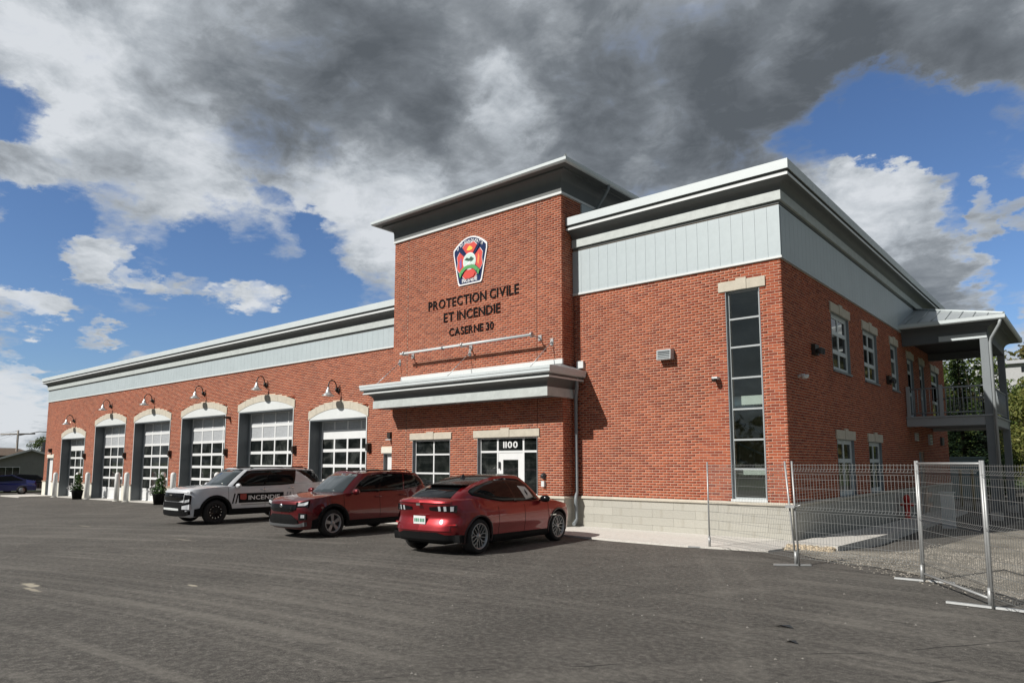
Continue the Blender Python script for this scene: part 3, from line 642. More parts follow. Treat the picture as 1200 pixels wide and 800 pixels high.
# ------------------------------------------------------------------ stone lintels, windows, doors
def lintel(f, s0, s1, z0, z1, key=.34, d=.035, parent=ST):
    m = (s0+s1)/2
    for a, b, u, w_ in ((s0, m-key/2-.004, z1, d), (m-key/2, m+key/2, z1+.045, d+.015), (m+key/2+.004, s1, z1, d)):
        q = MB(); mbox(q, f, a, b, -.08, w_, z0, u); q.build('lintel_stone', STONE, parent)
lintel(F(WY), *LINT_R, .26); lintel(F(TY), *LA); lintel(F(TY), *LE)
for o in SL: lintel(SIDE(SX), *o, .3)
for a, b in ((NARROW[0]-.11, NARROW[1]+.11), (FARD[0]-.09, FARD[1]+.09)):
    q = MB(); mbox(q, F(WY), a, b, -.08, .03, 2.135, 2.35); q.build('lintel_stone', PLINTHW, ST)
def window(f, s0, s1, z0, z1, cols, rails, m_frame, d=-.10, fw=.05, gm=GLASS, name='window', sill=True, paned=-.02):
    w = MB(); mbox(w, f, s0, s1, d-.06, d, z0, z0+fw); mbox(w, f, s0, s1, d-.06, d, z1-fw, z1)
    mbox(w, f, s0, s0+fw, d-.06, d, z0+fw, z1-fw); mbox(w, f, s1-fw, s1, d-.06, d, z0+fw, z1-fw)
    for c in cols: mbox(w, f, c-fw*.45, c+fw*.45, d-.055, d-.003, z0+fw, z1-fw)
    for r_ in rails: mbox(w, f, s0+fw, s1-fw, d-.05, d+.003, r_-fw*.45, r_+fw*.45)
    wo = w.build(name, m_frame, ST)
    C = [s0+fw]+[x for c in cols for x in (c-fw*.45, c+fw*.45)]+[s1-fw]; Z = [z0+fw]+[x for c in rails for x in (c-fw*.45, c+fw*.45)]+[z1-fw]
    for i in range(0, len(C), 2):
        for k in range(0, len(Z), 2):
            q = MB(); mbox(q, f, C[i]-.002, C[i+1]+.002, d+paned-.012, d+paned, Z[k]-.002, Z[k+1]+.002); q.build('pane', gm, wo)
    rv = MB(); t = .02                                   # reveal lining and sill
    mbox(rv, f, s0-t, s0+.001, d-.06, .004, z0, z1); mbox(rv, f, s1-.001, s1+t, d-.06, .004, z0, z1); mbox(rv, f, s0, s1, d-.06, .002, z1-.012, z1+.003)
    rv.build('reveal', GREYM, wo)
    if sill: q = MB(); mbox(q, f, s0-.03, s1+.03, d-.02, .05, z0-.05, z0+.006); q.build('sill', TRIML if m_frame is not TRIM else GREYM, wo)
    return wo
window(F(WY), *TALL[:2], .92, 6.0, [], [1.64, 2.34, 3.08, 3.84, 4.60, 5.30], SOFTFR, fw=.045, gm=CLEAR, d=-.08)
window(F(TY), *WINA, [-16.80], [1.45, 2.06], WHITE, fw=.055)
for o in SW: window(SIDE(SX), *o, [(o[0]*.5+o[1]*.5)] if o[1]-o[0] > 1.2 else [], [o[2]+(o[3]-o[2])*q for q in ((.34, .67) if o[2] > 3 else (.62,))], TRIM, fw=.13, d=-.07)
for o in SD[:3]: window(SIDE(SX), *o, [], [o[3]-.5, 4.4], TRIM, fw=.14, d=-.07, sill=False)
# stair hall seen through the tall window
q = MB(); q.box(-9.6, -5.9, 19.5, 19.6, .3, 6.3); q.box(-9.7, -9.6, 16.8, 19.6, .3, 6.3); q.box(-9.7, -5.87, 16.8, 19.6, .25, .3); q.box(-9.7, -5.87, 16.8, 19.6, 6.3, 6.35); hall = q.build('stair_hall', mat('hall_wall', (.36, .37, .31), .9), ST)
q = MB(); q.box(-7.6, -5.88, 16.86, 17.5, 3.20, 3.42); q.box(-7.6, -5.88, 16.84, 16.95, 1.50, 1.62); q.build('landing_edge', WHITE, hall)
q = MB(); q.tube([(-8.6, 17.6, 2.9), (-5.9, 17.6, 1.7)], .03, 6); q.tube([(-8.6, 17.7, 2.5), (-5.9, 17.7, 1.2)], .06, 6); q.tube([(-7.6, 17.8, 3.0), (-5.9, 17.8, 2.2)], .03, 6)
for k in range(7): q.tube([(-8.4+k*.4, 17.6, 1.9-k*.18+.5), (-8.4+k*.4, 17.6, 2.8-k*.178)], .015, 5)
q.build('stair_rail', GREYM, hall)
# entrance
fw = .055; e = MB(); f = F(TY); d = -.10; X = [ENT[0], -14.02, -13.02, ENT[1]]
mbox(e, f, X[0], X[3], d-.06, d, 2.5, 2.55); mbox(e, f, X[0], X[3], d-.06, d+.004, 2.09, 2.15)
for x0, x1 in ((X[0], X[0]+fw), (X[1]-.03, X[1]+.03), (X[2]-.03, X[2]+.03), (X[3]-fw, X[3])): mbox(e, f, x0, x1, d-.058, d+.002, .1, 2.5)
mbox(e, f, X[0], X[1], d-.05, d, .1, .9); mbox(e, f, X[2], X[3], d-.05, d, .1, .9)
en = e.build('entrance_frame', WHITE, ST)
for x0, x1 in ((X[0]+fw, X[1]-.03), (X[1]+.03, X[2]-.03), (X[2]+.03, X[3]-fw)):
    q = MB(); mbox(q, f, x0, x1, d-.03, d-.018, 2.15, 2.5); q.build('transom_pane', GLASS, en)
for x0, x1 in ((X[0]+fw, X[1]-.03), (X[2]+.03, X[3]-fw)):
    q = MB(); mbox(q, f, x0, x1, d-.03, d-.018, .9, 2.09); q.build('side_pane', GLASS, en)
q = MB(); a, b = X[1]+.035, X[2]-.035
mbox(q, f, a, a+.17, d-.05, d-.006, .12, 2.08); mbox(q, f, b-.17, b, d-.05, d-.006, .12, 2.08); mbox(q, f, a+.17, b-.17, d-.05, d-.006, 1.88, 2.08); mbox(q, f, a+.17, b-.17, d-.05, d-.006, .12, .5)
dr = q.build('entrance_door', WHITE, ST, label='white glazed entrance door')
q = MB(); mbox(q, f, a+.17, b-.17, d-.04, d-.02, .5, 1.88); q.build('pane', GLASS, dr)
q = MB(); mbox(q, f, a+.03, a+.07, d+.0, d+.06, 1.62, 1.82); q.build('door_closer_and_handle', DARKM, dr)
q = MB()
for vs, fs, x0, w_ in layout('1100', .18, .006, .56): q.add([f(-13.81+x0+v[0], d-.010+v[2], 2.235+v[1]) for v in vs], fs)
q.build('house_number', WHITE, en)
rv = MB(); mbox(rv, f, ENT[0]-.02, ENT[0]+.001, -.16, .004, .1, 2.55); mbox(rv, f, ENT[1]-.001, ENT[1]+.02, -.16, .004, .1, 2.55); rv.build('reveal', GREYM, en)
# single leaf doors
for (a, b, z0, z1) in (NARROW, FARD):
    z0 = zg(a, WY); q = MB(); q.box(a, b, WY+.12, WY+.17, z0, z1); dd = q.build('side_door', WHITE, ST, label='plain white metal side door')
    q = MB(); q.box(a-.001, a+.03, WY-.01, WY+.14, z0, z1); q.box(b-.03, b+.001, WY-.01, WY+.14, z0, z1); q.box(a+.03, b-.03, WY-.01, WY+.14, z1-.03, z1); q.build('door_lining', GREY, dd)
q = MB(); mbox(q, SIDE(SX), *SD[3][:2], -.15, -.1, -.2, 2.2); q.build('side_door', GREYM, ST, label='grey metal side door')
# ------------------------------------------------------------------ entrance canopy
ex0, ex1, ey = -18.80, -11.46, 15.12
cpth = [(ex0, WY-.01, -1, 0), (ex0, ey, -1, -1), (ex1, ey, 1, -1), (ex1, WY-.01, 1, 0)]
P = [(-.3, 3.62), (.0, 3.62), (.0, 3.86)]+[(.0+.24*(1-math.cos(i/6*math.pi/2)), 3.87+.20*math.sin(i/6*math.pi/2)) for i in range(7)]+[(.25, 4.14), (.245, 4.19), (-.3, 4.19)]
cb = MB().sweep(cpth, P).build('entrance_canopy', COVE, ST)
MB().sweep(cpth, [(-.002, 3.60), (.022, 3.60), (.022, 3.85), (-.002, 3.85)]).build('frieze_band', BAND, cb)
MB().sweep(cpth, [(.243, 4.075), (.268, 4.075), (.268, 4.115), (.243, 4.115)]).build('trim_strip', TRIML, cb)
MB().sweep(cpth, [(.24, 4.185), (.31, 4.185), (.345, 4.22), (.345, 4.29), (.36, 4.30), (.36, 4.375), (.24, 4.375)]).build('gutter', TRIM, cb)
MB().box(ex0+.02, ex1-.02, ey+.02, TY-.04, 3.63, 3.66).build('soffit', GREYM, cb)
q = MB(); g1 = .33; w0, w1 = TL, TX
q.add([(ex0-g1, ey-g1, 4.36), (ex1+g1, ey-g1, 4.36), (w1+.0, TY-.02, 4.56), (w0, TY-.02, 4.56), (ex1+g1, WY-.02, 4.36), (ex1, WY-.02, 4.50), (ex0-g1, WY-.02, 4.36), (ex0, WY-.02, 4.50)],
      [(0, 1, 2, 3), (1, 4, 5, 2), (0, 3, 7, 6)]); q.build('canopy_roof', ROOFM, cb, recalc=False)
q = MB(); mbox(q, F(TY), TL+.45, TX+.03, -.01, .05, 4.565, 4.70); q.box(TX+.14, TX+.36, WY-.09, WY-.012, 4.46, 4.66); q.build('wall_flashing', TRIML, cb)
for x in (-17.3, -15.2, -13.1): MB().lathe([(0, 3.622), (.07, 3.622), (.075, 3.612), (.06, 3.608), (0, 3.61)], (x, 15.5, 0), 12).build('downlight', WHITE, cb)
MB().tube([(-11.24, 16.2, 4.24), (-11.24, 16.22, 4.05), (-11.27, 16.26, 3.86), (-11.36, 16.34, 3.66), (-11.38, 16.36, 3.5), (-11.38, 16.36, .98), (-11.36, 16.30, .88), (-11.33, 16.24, .80), (-11.35, 16.26, .68), (-11.36, 16.3, .5), (-11.36, 16.3, .24), (-11.33, 16.2, .16), (-11.3, 16.08, .12)], .05, 10).build('downspout', GREYM, cb)
MB().tube([(-12.9, 15.98, .8), (-12.9, 16.0, .79)], .01, 5)
# tie rods down to the canopy edge
for x in (-18.42, -15.10, -11.88):
    q = MB(); q.tube([(x, TY-.02, 5.22), (x-.04, 14.95, 4.40)], .013, 6); q.tube([(x, TY-.06, 5.19), (x, TY-.02, 5.22)], .03, 8); q.box(x-.05, x+.05, TY-.014, TY-.002, 5.12, 5.32); q.build('tie_rod', GALV, cb)
# ------------------------------------------------------------------ cars
TYRE = mat('tyre_rubber', (.018, .018, .018), .85, var=.2, scale=20)
BLACKP = mat('black_plastic', (.011, .0115, .012), .6, var=.12, scale=10, spec=.1)
GLOSSB = mat('gloss_black', (.006, .006, .007), .15, var=0, coat=.15, spec=.3)
RIMS = mat('alloy', (.36, .37, .38), .35, metal=.7, var=.05)
CGLASS = mat('car_glass', (.006, .007, .008), .03, var=0, spec=.22)
WSCREEN = mat('windscreen_glass', (.045, .055, .060), .03, var=0, spec=.8, coat=.3)
LAMPW = mat('lamp_clear', (.50, .52, .54), .12, var=0, coat=1.0)
LAMPR = mat('lamp_red', (.42, .012, .012), .15, var=0, coat=1.0)
CHROME = mat('chrome', (.8, .8, .8), .12, metal=1.0, var=0)
def paint(name, col, metal=.35):
    m = bpy.data.materials.new(name); m.use_nodes = True; t = NT(m.node_tree); b = t.n['Principled BSDF']
    co = t.new('ShaderNodeTexCoord').outputs['Object']; n = t.noise(co, 350, 2, .5)
    t.put(b.inputs['Base Color'], t.vm('SCALE', col, t.mr(n, .3, .7, .85, 1.15, 'LINEAR')))
    b.inputs['Metallic'].default_value = metal; b.inputs['Roughness'].default_value = .38
    b.inputs['Coat Weight'].default_value = 1.0; b.inputs['Coat Roughness'].default_value = .03; return m
class Car:
    def __init__(c, S, name, label, group=None):
        c.S = S; x, y, rz = S['pos']; c.root = thing(name, label, 'car', (x, y, zg(x, y)+.004), group, rz=R(rz)); ORG[c.root] = Vector((0, 0, 0))
        c.root.rotation_euler = (0, 0, R(rz)); c.shell(); c.green(); c.wheels()
    # --- lower body -------------------------------------------------
    def off(c, z, nx):
        S = c.S; ts = table(S['t_side'], z); te = table(S['t_front'] if nx > 0 else S['t_rear'], z)
        k = abs(nx)**1.5; return ts*(1-k)+te*k
    def P(c, i, z):
        x, y = c.plan[i]; nx, ny = c.nrm[i]; o = c.off(z, nx); return (x-nx*o, y-ny*o, z)
    def side_y(c, x, z):
        k = min(range(c.i0, c.i1), key=lambda i: abs(c.P(i, z)[0]-x)); p = c.P(k, z); q = c.P(min(k+1, c.i1), z) if p[0] > x else c.P(max(k-1, 0), z)
        if abs(q[0]-p[0]) < 1e-6: return p[1]
        t = (x-p[0])/(q[0]-p[0]); return p[1]+t*(q[1]-p[1])
    def end_x(c, y, z, front=True):
        r = range(0, c.i0+4) if front else range(c.i1-4, c.N)
        L = [c.P(i, z) for i in r]; y = abs(y); L.sort(key=lambda p: p[1])
        for p, q in zip(L, L[1:]):
            if y <= q[1]: t = (y-p[1])/max(q[1]-p[1], 1e-6); return p[0]+max(0, min(1, t))*(q[0]-p[0])
        return L[-1][0]
    def shell(c):
        S = c.S; c.N = 170; pl = catmull(S['plan'], c.N)
        # resample by arc length with fine side spacing
        c.plan = [(p[0], max(p[1], 0)) for p in pl]; c.nrm = []
        for i in range(c.N):
            a = c.plan[max(i-1, 0)]; b = c.plan[min(i+1, c.N-1)]; tx, ty = b[0]-a[0], b[1]-a[1]; l = math.hypot(tx, ty) or 1
            c.nrm.append((ty/l, -tx/l) if True else None)
        c.nrm[0] = (1, 0); c.nrm[-1] = (-1, 0)
        c.i0 = next(i for i in range(c.N) if c.nrm[i][1] > .6); c.i1 = max(i for i in range(c.N) if c.nrm[i][1] > .6)
        wb, R_, ra = S['wb'], S['R'], S['ra']; c.axles = (wb/2, -wb/2)
        def arch(x):
            z = 0
            for ax in c.axles:
                if abs(x-ax) < ra: z = max(z, R_+math.sqrt(ra*ra-(x-ax)**2))
            return z
        nv = 16; half = []
        cols = []
        for i in range(c.N):
            x, y = c.plan[i]; zb = table(S['bottom'], x); az = arch(x) if c.nrm[i][1] > .35 else 0
            cols.append((i, max(zb, az)))
        # insert duplicate columns exactly at the arch edges
        for i, zb in cols:
            zt = table(S['top'], c.plan[i][0]); half.append([c.P(i, lerp(zb, zt, (v/nv))) for v in range(nv+1)])
        m = MB(); left = half; right = [[(p[0], -p[1], p[2]) for p in row] for row in half]
        m.grid(left); m.grid(right)
        # hood / deck cap
        K = 10; cap = []
        for i in range(c.N):
            p = half[i][-1]; cr = S['crown']*min(1, p[1]/.5)
            cap.append([(p[0], p[1]*math.sin(math.pi/2*(1-2*k/K)) if 0 else p[1]*(1-2*k/K), p[2]+cr*(1-(1-2*k/K)**4)) for k in range(K+1)])
        m.grid(cap); c.half = half
        c.body = m.build('body', S['paint'], c.root)
        # liners, floor
        w = MB()
        for sgn in (1, -1):
            for ax in c.axles:
                idx = [i for i in range(c.i0-6, c.i1+7) if abs(c.plan[i][0]-ax) < ra+.03]
                rows = [[(half[i][0][0], sgn*(half[i][0][1]-.004), half[i][0][2]), (half[i][0][0], sgn*(half[i][0][1]-.42), half[i][0][2])] for i in idx]
                w.grid(rows)
                yy = sgn*(S['W']/2-.42); w.prism([(ax-ra, .25), (ax+ra, .25), (ax+ra, .95), (ax-ra, .95)], 'y', yy, yy-sgn*.02)
        L0, L1 = c.plan[-1][0]+.25, c.plan[0][0]-.28
        for a, b, hw in ((-wb/2+ra, wb/2-ra, S['W']/2-.10), (L0, -wb/2-ra, S['W']/2-.2), (wb/2+ra, L1, S['W']/2-.2), (L0, L1, S['W']/2-.44)):
            zz = max(table(S['bottom'], (a+b)/2), .2)+.015; w.box(a, b, -hw, hw, zz, zz+.12)
        w.build('underbody', BLACKP, c.root)
    # --- patch laid on the body side between two z curves ------------
    def side(c, name, m, cols, off=.012, sides=(1, -1), parent=None, n=24, th=.03, label=None, nz=4):
        xs = [q[0] for q in cols]; out = None
        for s in sides:
            g = []
            for k in range(n+1):
                x = lerp(xs[0], xs[-1], k/n); lo = table([(q[0], q[1]) for q in sorted(cols)], x); hi = table([(q[0], q[2]) for q in sorted(cols)], x)
                row = []
                for j in range(nz+1):
                    z = lerp(lo, hi, j/nz); row.append((x, s*(c.side_y(x, z)+off), z))
                row = [(x, row[0][1]-s*th, lo)]+row+[(x, row[-1][1]-s*th, hi)]
                g.append(row)
            b = MB().grid(g, smooth=False); b.add(g[0], [tuple(range(len(g[0])))]); b.add(g[-1], [tuple(range(len(g[-1])))])
            out = b.build(name, m, parent or c.root, label=label)
        return out
    def end(c, name, m, cols, front=True, off=.012, parent=None, n=16, mirror=True, th=.04, nz=4, label=None, both=True):
        """cols: (y, zlo, zhi)"""
        ys = [q[0] for q in cols]; sg = 1 if front else -1; o = None
        for s in ((1, -1) if both else (1,)):
            g = []
            for k in range(n+1):
                y = lerp(ys[0], ys[-1], k/n); lo = table([(q[0], q[1]) for q in sorted(cols)], y); hi = table([(q[0], q[2]) for q in sorted(cols)], y)
                row = [(c.end_x(y, lerp(lo, hi, j/nz), front)+sg*off, s*y, lerp(lo, hi, j/nz)) for j in range(nz+1)]
                row = [(row[0][0]-sg*th, s*y, lo)]+row+[(row[-1][0]-sg*th, s*y, hi)]; g.append(row)
            b = MB().grid(g, smooth=False); b.add(g[0], [tuple(range(len(g[0])))]); b.add(g[-1], [tuple(range(len(g[-1])))])
            o = b.build(name, m, parent or c.root, label=label)
        return o
    def arch_flares(c, m, w=.075, off=.014, name='arch_flare'):
        S = c.S; ra, R_ = S['ra'], S['R']
        for s in (1, -1):
            for ax in c.axles:
                g = []
                a0 = math.asin(max(-1, (table(S['bottom'], ax)+.02-R_)/ra))
                for k in range(29):
                    a = lerp(a0, math.pi-a0, k/28); row = []
                    for r in (ra-.012, ra-.004, ra+w*.5, ra+w, ra+w+.004):
                        x, z = ax+r*math.cos(a), R_+r*math.sin(a); y = c.side_y(x, max(z, .2))
                        row.append((x, s*(y+(off if r not in (ra-.012, ra+w+.004) else -.03)), z))
                    g.append(row)
                MB().grid(g).build(name, m, c.root)
    # --- greenhouse -------------------------------------------------
    def green(c):
        S = c.S; N = 120; c.GN = N; B = catmull(S['base'], N); T = catmull(S['roof'], N); c.gB, c.gT = B, T
        nv = 10; rows = [[c.G(i*(len(S['base'])-1)/(N-1), v/nv) for v in range(nv+1)] for i in range(N)]
        m = MB(); m.grid(rows); m.grid([[(p[0], -p[1], p[2]) for p in r] for r in rows])
        m.build('cabin', S.get('cabin_paint', S['paint']), c.root)
        K = 12; cap = []
        for i in range(N):
            p = rows[i][-1]; cr = S['rcrown']*min(1, p[1]/.45)
            cap.append([(p[0], p[1]*(1-2*k/K), p[2]+cr*(1-(1-2*k/K)**2)) for k in range(K+1)])
        MB().grid(cap).build('roof', S.get('roof_paint', S['paint']), c.root)
    def G(c, u, v, off=0.0):
        S = c.S; n = len(S['base'])-1; t = min(max(u/n*(c.GN-1), 0), c.GN-1); i = min(int(t), c.GN-2); f = t-i
        b = c.gB[i]*(1-f)+c.gB[i+1]*f; q = c.gT[i]*(1-f)+c.gT[i+1]*f
        zb = table(S['top'], b[0])-.02; b = np.array([b[0], max(b[1], 0), zb])
        q = np.array([q[0], max(q[1], 0), q[2]]); p = b*(1-v)+q*v
        i2 = min(i+1, c.GN-1); i1 = max(i-1, 0); d = (c.gB[i2]-c.gB[i1])[:2]; l = math.hypot(*d) or 1; nx, ny = d[1]/l, -d[0]/l
        sl = (b-q); h = math.hypot(sl[0]*nx+sl[1]*ny, sl[2]) or 1; nz = (sl[0]*nx+sl[1]*ny)/h; kz = abs(sl[2])/h
        o = S['bulge']*math.sin(math.pi*v)+off
        return (p[0]+nx*kz*o, p[1]+ny*kz*o, p[2]+nz*o)
    def glass(c, name, m, cols, both=True, off=.007, n=20, nz=5, centre=False, parent=None, label=None):
        us = [q[0] for q in cols]; o = None
        def row(u, s):
            lo = table([(q[0], q[1]) for q in cols], u); hi = table([(q[0], q[2]) for q in cols], u); r = []
            for j in range(nz+1): p = c.G(u, lerp(lo, hi, j/nz), off); r.append((p[0], s*p[1], p[2]))
            a = c.G(u, lo, -.02); b = c.G(u, hi, -.02); return [(a[0], s*a[1], a[2])]+r+[(b[0], s*b[1], b[2])]
        if centre:
            g = [row(lerp(us[0], us[-1], k/n), 1) for k in range(n+1)]; g2 = [row(lerp(us[0], us[-1], k/n), -1) for k in range(n+1)]
            if us[0] < .01: g = g2[::-1]+g[1:]
            else: g = g+g2[::-1][1:]
            return MB().grid(g).build(name, m, parent or c.root, label=label)
        for s in ((1, -1) if both else (1,)):
            g = [row(lerp(us[0], us[-1], k/n), s) for k in range(n+1)]; b = MB().grid(g); o = b.build(name, m, parent or c.root, label=label)
        return o
    def wheels(c):
        S = c.S; R_ = S['R']; rr = S['rim']; W = S['W']; me = None
        q = MB(); tw_ = .12; q.lathe([(rr+.005, -tw_+.01), (rr+.03, -tw_), (R_-.04, -tw_-.005), (R_-.012, -tw_+.02), (R_, -tw_+.05), (R_, tw_-.05), (R_-.012, tw_-.02), (R_-.04, tw_+.005), (rr+.03, tw_), (rr+.005, tw_-.01), (rr-.02, tw_-.05), (0.02, tw_-.07)], n=40, ax='y')
        rims = []
        r = MB(); r.lathe([(rr+.008, .05), (rr+.012, .112), (rr-.004, .118), (rr-.022, .10), (rr-.03, .04)], n=40, ax='y'); h = MB(); ns = S['spokes']
        def spoke(a, a2, r0, r1, w0, w1, y0=.085, y1=.10):
            p0 = Vector((r0*math.cos(a), 0, r0*math.sin(a))); p1 = Vector((r1*math.cos(a2), 0, r1*math.sin(a2))); d = (p1-p0).normalized(); e = Vector((-d.z, 0, d.x))
            vs = []
            for p, w, y in ((p0, w0, y0), (p1, w1, y1)):
                for sw_ in (-1, 1):
                    for dy in (-.03, 0): v = p+e*w*sw_; vs.append((v.x, y+dy, v.z))
            r.add(vs, [(0, 2, 3, 1), (4, 5, 7, 6), (0, 1, 5, 4), (2, 6, 7, 3), (1, 3, 7, 5), (0, 4, 6, 2)])
        for k in range(ns):
            a = 2*math.pi*k/ns+.2
            if S['spoke'] == 'y':
                spoke(a, a, .04, rr*.5, .012, .010); spoke(a, a+.26, rr*.48, rr-.01, .008, .008); spoke(a, a-.26, rr*.48, rr-.01, .008, .008); spoke(a+math.pi/ns, a+math.pi/ns, .04, rr-.01, .006, .006)
            elif S['spoke'] == 'double': spoke(a-.13, a-.10, .05, rr-.01, .024, .026); spoke(a+.13, a+.10, .05, rr-.01, .024, .026)
            else: spoke(a, a, .04, rr-.01, .026, .034)
        r.lathe([(0, .10), (.035, .10), (.06, .09), (.065, .06)], n=20, ax='y')
        mr_ = S.get('rim_mat', RIMS)
        bk_ = MB().lathe([(.0, .045), (rr-.02, .045)], n=30, ax='y')
        for ax in c.axles:
            for s in (1, -1):
                o = q.build('wheel', TYRE, c.root); o.location = (ax, s*(W/2-.145), R_); o.rotation_euler = (0, 0, 0 if s > 0 else math.pi)
                r.build('rim', mr_, o); bk_.build('brake_disc', BLACKP, o)
                if S.get('bolts'):
                    b = MB()
                    for k in range(12): a = 2*math.pi*k/12; b.box(rr*.80*math.cos(a)-.016, rr*.80*math.cos(a)+.016, .098, .112, rr*.80*math.sin(a)-.02, rr*.80*math.sin(a)+.02)
                    b.build('rim_accents', CHROME, o)
    def mirrors(c, x, y, z, m, m2):
        for s in (1, -1):
            q = MB(); q.lathe([(0, -.12), (.05, -.115), (.085, -.07), (.095, 0), (.085, .07), (.05, .115), (0, .12)], (0, 0, 0), 14, 'y')
            q.v = [(x+a*.75, s*(y+.13)+b, z+cc*.85) for a, b, cc in q.v]; o = q.build('mirror', m, c.root)
            MB().box(x-.03, x+.03, *sorted((s*(y-.03), s*(y+.08))), z-.05, z-.02).build('mirror_arm', m2, o)
    def handles(c, L, m):
        for s in (1, -1):
            for x, z in L:
                y = c.side_y(x, z); MB().tube([(x-.11, s*(y+.012), z), (x-.09, s*(y+.035), z), (x+.09, s*(y+.035), z), (x+.11, s*(y+.012), z)], .017, 6).build('door_handle', m, c.root)
    def seams(c, xs, z0, z1):
        for x in xs: c.side('door_seam', BLACKP, [(x-.004, z0, z1), (x+.004, z0, z1)], off=.0025, n=1, th=.01, nz=12)
PSIDE = [(.15, .07), (.3, .03), (.5, .005), (.62, 0), (.75, .012), (.9, .03), (1.05, .055), (1.2, .09)]
# ---- crossover coupe, seen from behind right ---------------------------------
RED = paint('rapid_red', (.23, .003, .008), .55)
c = Car(dict(pos=(-10.86, 12.13, 94.0), W=1.88, wb=2.98, R=.355, ra=.405, rim=.255, spokes=5, spoke='y', paint=RED, roof_paint=GLOSSB,
    plan=[(2.36, 0), (2.33, .35), (2.25, .62), (2.08, .82), (1.80, .905), (1.45, .93), (.8, .925), (0, .92), (-.7, .925), (-1.3, .94), (-1.7, .93), (-2.02, .86), (-2.22, .70), (-2.31, .42), (-2.34, 0)],
    t_side=[(.15, .10), (.25, .05), (.45, .03), (.6, .0), (.75, .01), (.88, .025), (1.0, .075), (1.15, .14)],
    t_front=[(.15, .12), (.3, .02), (.5, 0), (.7, .02), (.85, .14), (1.0, .3)], t_rear=[(.2, .16), (.32, .05), (.5, .0), (.62, .03), (.75, .10), (.95, .05), (1.04, .03), (1.1, .06)],
    top=[(-2.4, 1.06), (-2.1, 1.09), (-1.6, 1.10), (-1.2, 1.06), (-.6, .985), (.3, .965), (1.0, .985), (1.5, .94), (2.0, .84), (2.35, .74)],
    bottom=[(-2.4, .34), (-2.1, .26), (-1.3, .2), (1.2, .2), (2.0, .2), (2.4, .22)], crown=.05,
    base=[(1.30, 0), (1.24, .42), (1.02, .72), (.72, .80), (.2, .82), (-.4, .815), (-1.0, .80), (-1.6, .74), (-2.0, .64), (-2.16, .34), (-2.19, 0)],
    roof=[(.45, 0, 1.565), (.42, .38, 1.555), (.30, .54, 1.535), (.1, .575, 1.55), (-.2, .585, 1.56), (-.55, .58, 1.545), (-.85, .565, 1.505), (-1.15, .545, 1.44), (-1.40, .52, 1.37), (-1.50, .3, 1.355), (-1.52, 0, 1.355)],
    bulge=.035, rcrown=.03), 'red_crossover_coupe', 'dark red crossover coupe with black roof seen from behind, nearest the entrance steps and downspout')
c.glass('windscreen', WSCREEN, [(0, .06, .96), (1.7, .08, .95)], centre=True)
c.glass('rear_window', CGLASS, [(8.35, .08, .86), (10, .06, .88)], centre=True)
c.glass('side_window', CGLASS, [(2.65, .06, .60), (3.0, .06, .86), (4.45, .06, .90)])
c.glass('side_window', CGLASS, [(4.55, .06, .90), (5.4, .07, .90), (6.2, .10, .86), (7.05, .22, .74), (7.5, .46, .62)])
c.glass('window_pillar', GLOSSB, [(4.43, .05, .91), (4.57, .05, .91)], off=.009, n=2)
q = MB(); q.box(-1.66, -1.38, -.52, .52, 1.375, 1.395); q.build('rear_spoiler', GLOSSB, c.root)
q = MB(); q.lathe([(0, .10), (.02, .08), (.05, .03), (.09, 0)], (-.95, 0, 1.50), 12); q.build('roof_antenna', GLOSSB, c.root)
c.side('sill_trim', BLACKP, [(-1.10, .19, .36), (1.07, .19, .33)], off=.010)
c.end('rear_diffuser', BLACKP, [(0, .27, .47), (.45, .27, .47), (.62, .27, .42), (.90, .27, .42)], False, off=.006, th=.08)
c.side('rear_corner_trim', BLACKP, [(-2.08, .26, .42), (-1.72, .24, .40)], off=.005)
c.arch_flares(mat('dark_flare', (.03, .012, .014), .3, var=0), w=.03)
for y0 in (.46, .58, .70):
    c.end('tail_light', LAMPW, [(y0, .88, .975), (y0+.05, .885, .975)], False, off=.018, th=.05, n=4, label='bright vertical tail light bar')
c.end('light_panel', GLOSSB, [(.24, .895, .955), (.80, .86, 1.0)], False, off=.012, n=10)
c.end('deck_lip', RED, [(0, 1.045, 1.08), (.70, 1.04, 1.075)], False, off=.03, th=.09)
c.end('bumper_bulge', RED, [(0, .50, .555), (.5, .50, .56), (.72, .50, .60)], False, off=.018, th=.08)
c.end('reflector', LAMPR, [(.66, .60, .625), (.82, .61, .635)], False, off=.025, n=6)
pl_ = MB().box(-2.315, -2.295, -.16, .16, .62, .78).build('number_plate', WHITE, c.root, label='white number plate with green characters')
q = MB()
for k, x in enumerate((-.12, -.075, -.03, .03, .075, .12)): q.box(-2.3175, -2.3155, x-.016, x+.016, .66, .73)
q.build('plate_marks', mat('plate_green', (.05, .25, .15), .5, var=0), pl_)
c.mirrors(.80, .86, 1.02, GLOSSB, GLOSSB); c.seams((1.05, .12, -.85), .34, .93)
c.side('wheel_light_trim', LAMPW, [(1.98, .70, .76), (2.14, .68, .74)], off=.01)
q = c.glass('window_sticker', mat('paper', (.75, .75, .70), .6, var=.1), [(3.05, .16, .55), (3.75, .12, .60)], off=.010, n=4, label='white papers behind the glass')
c.glass('sticker_print', BLACKP, [(3.35, .30, .46), (3.50, .22, .36)], off=.012, n=3)
MB().box(-2.36, -2.33, -.05, .05, .985, 1.03).build('badge', CHROME, c.root); c.side('badge', CHROME, [(1.12, .62, .645), (1.36, .62, .645)], off=.005, n=4)
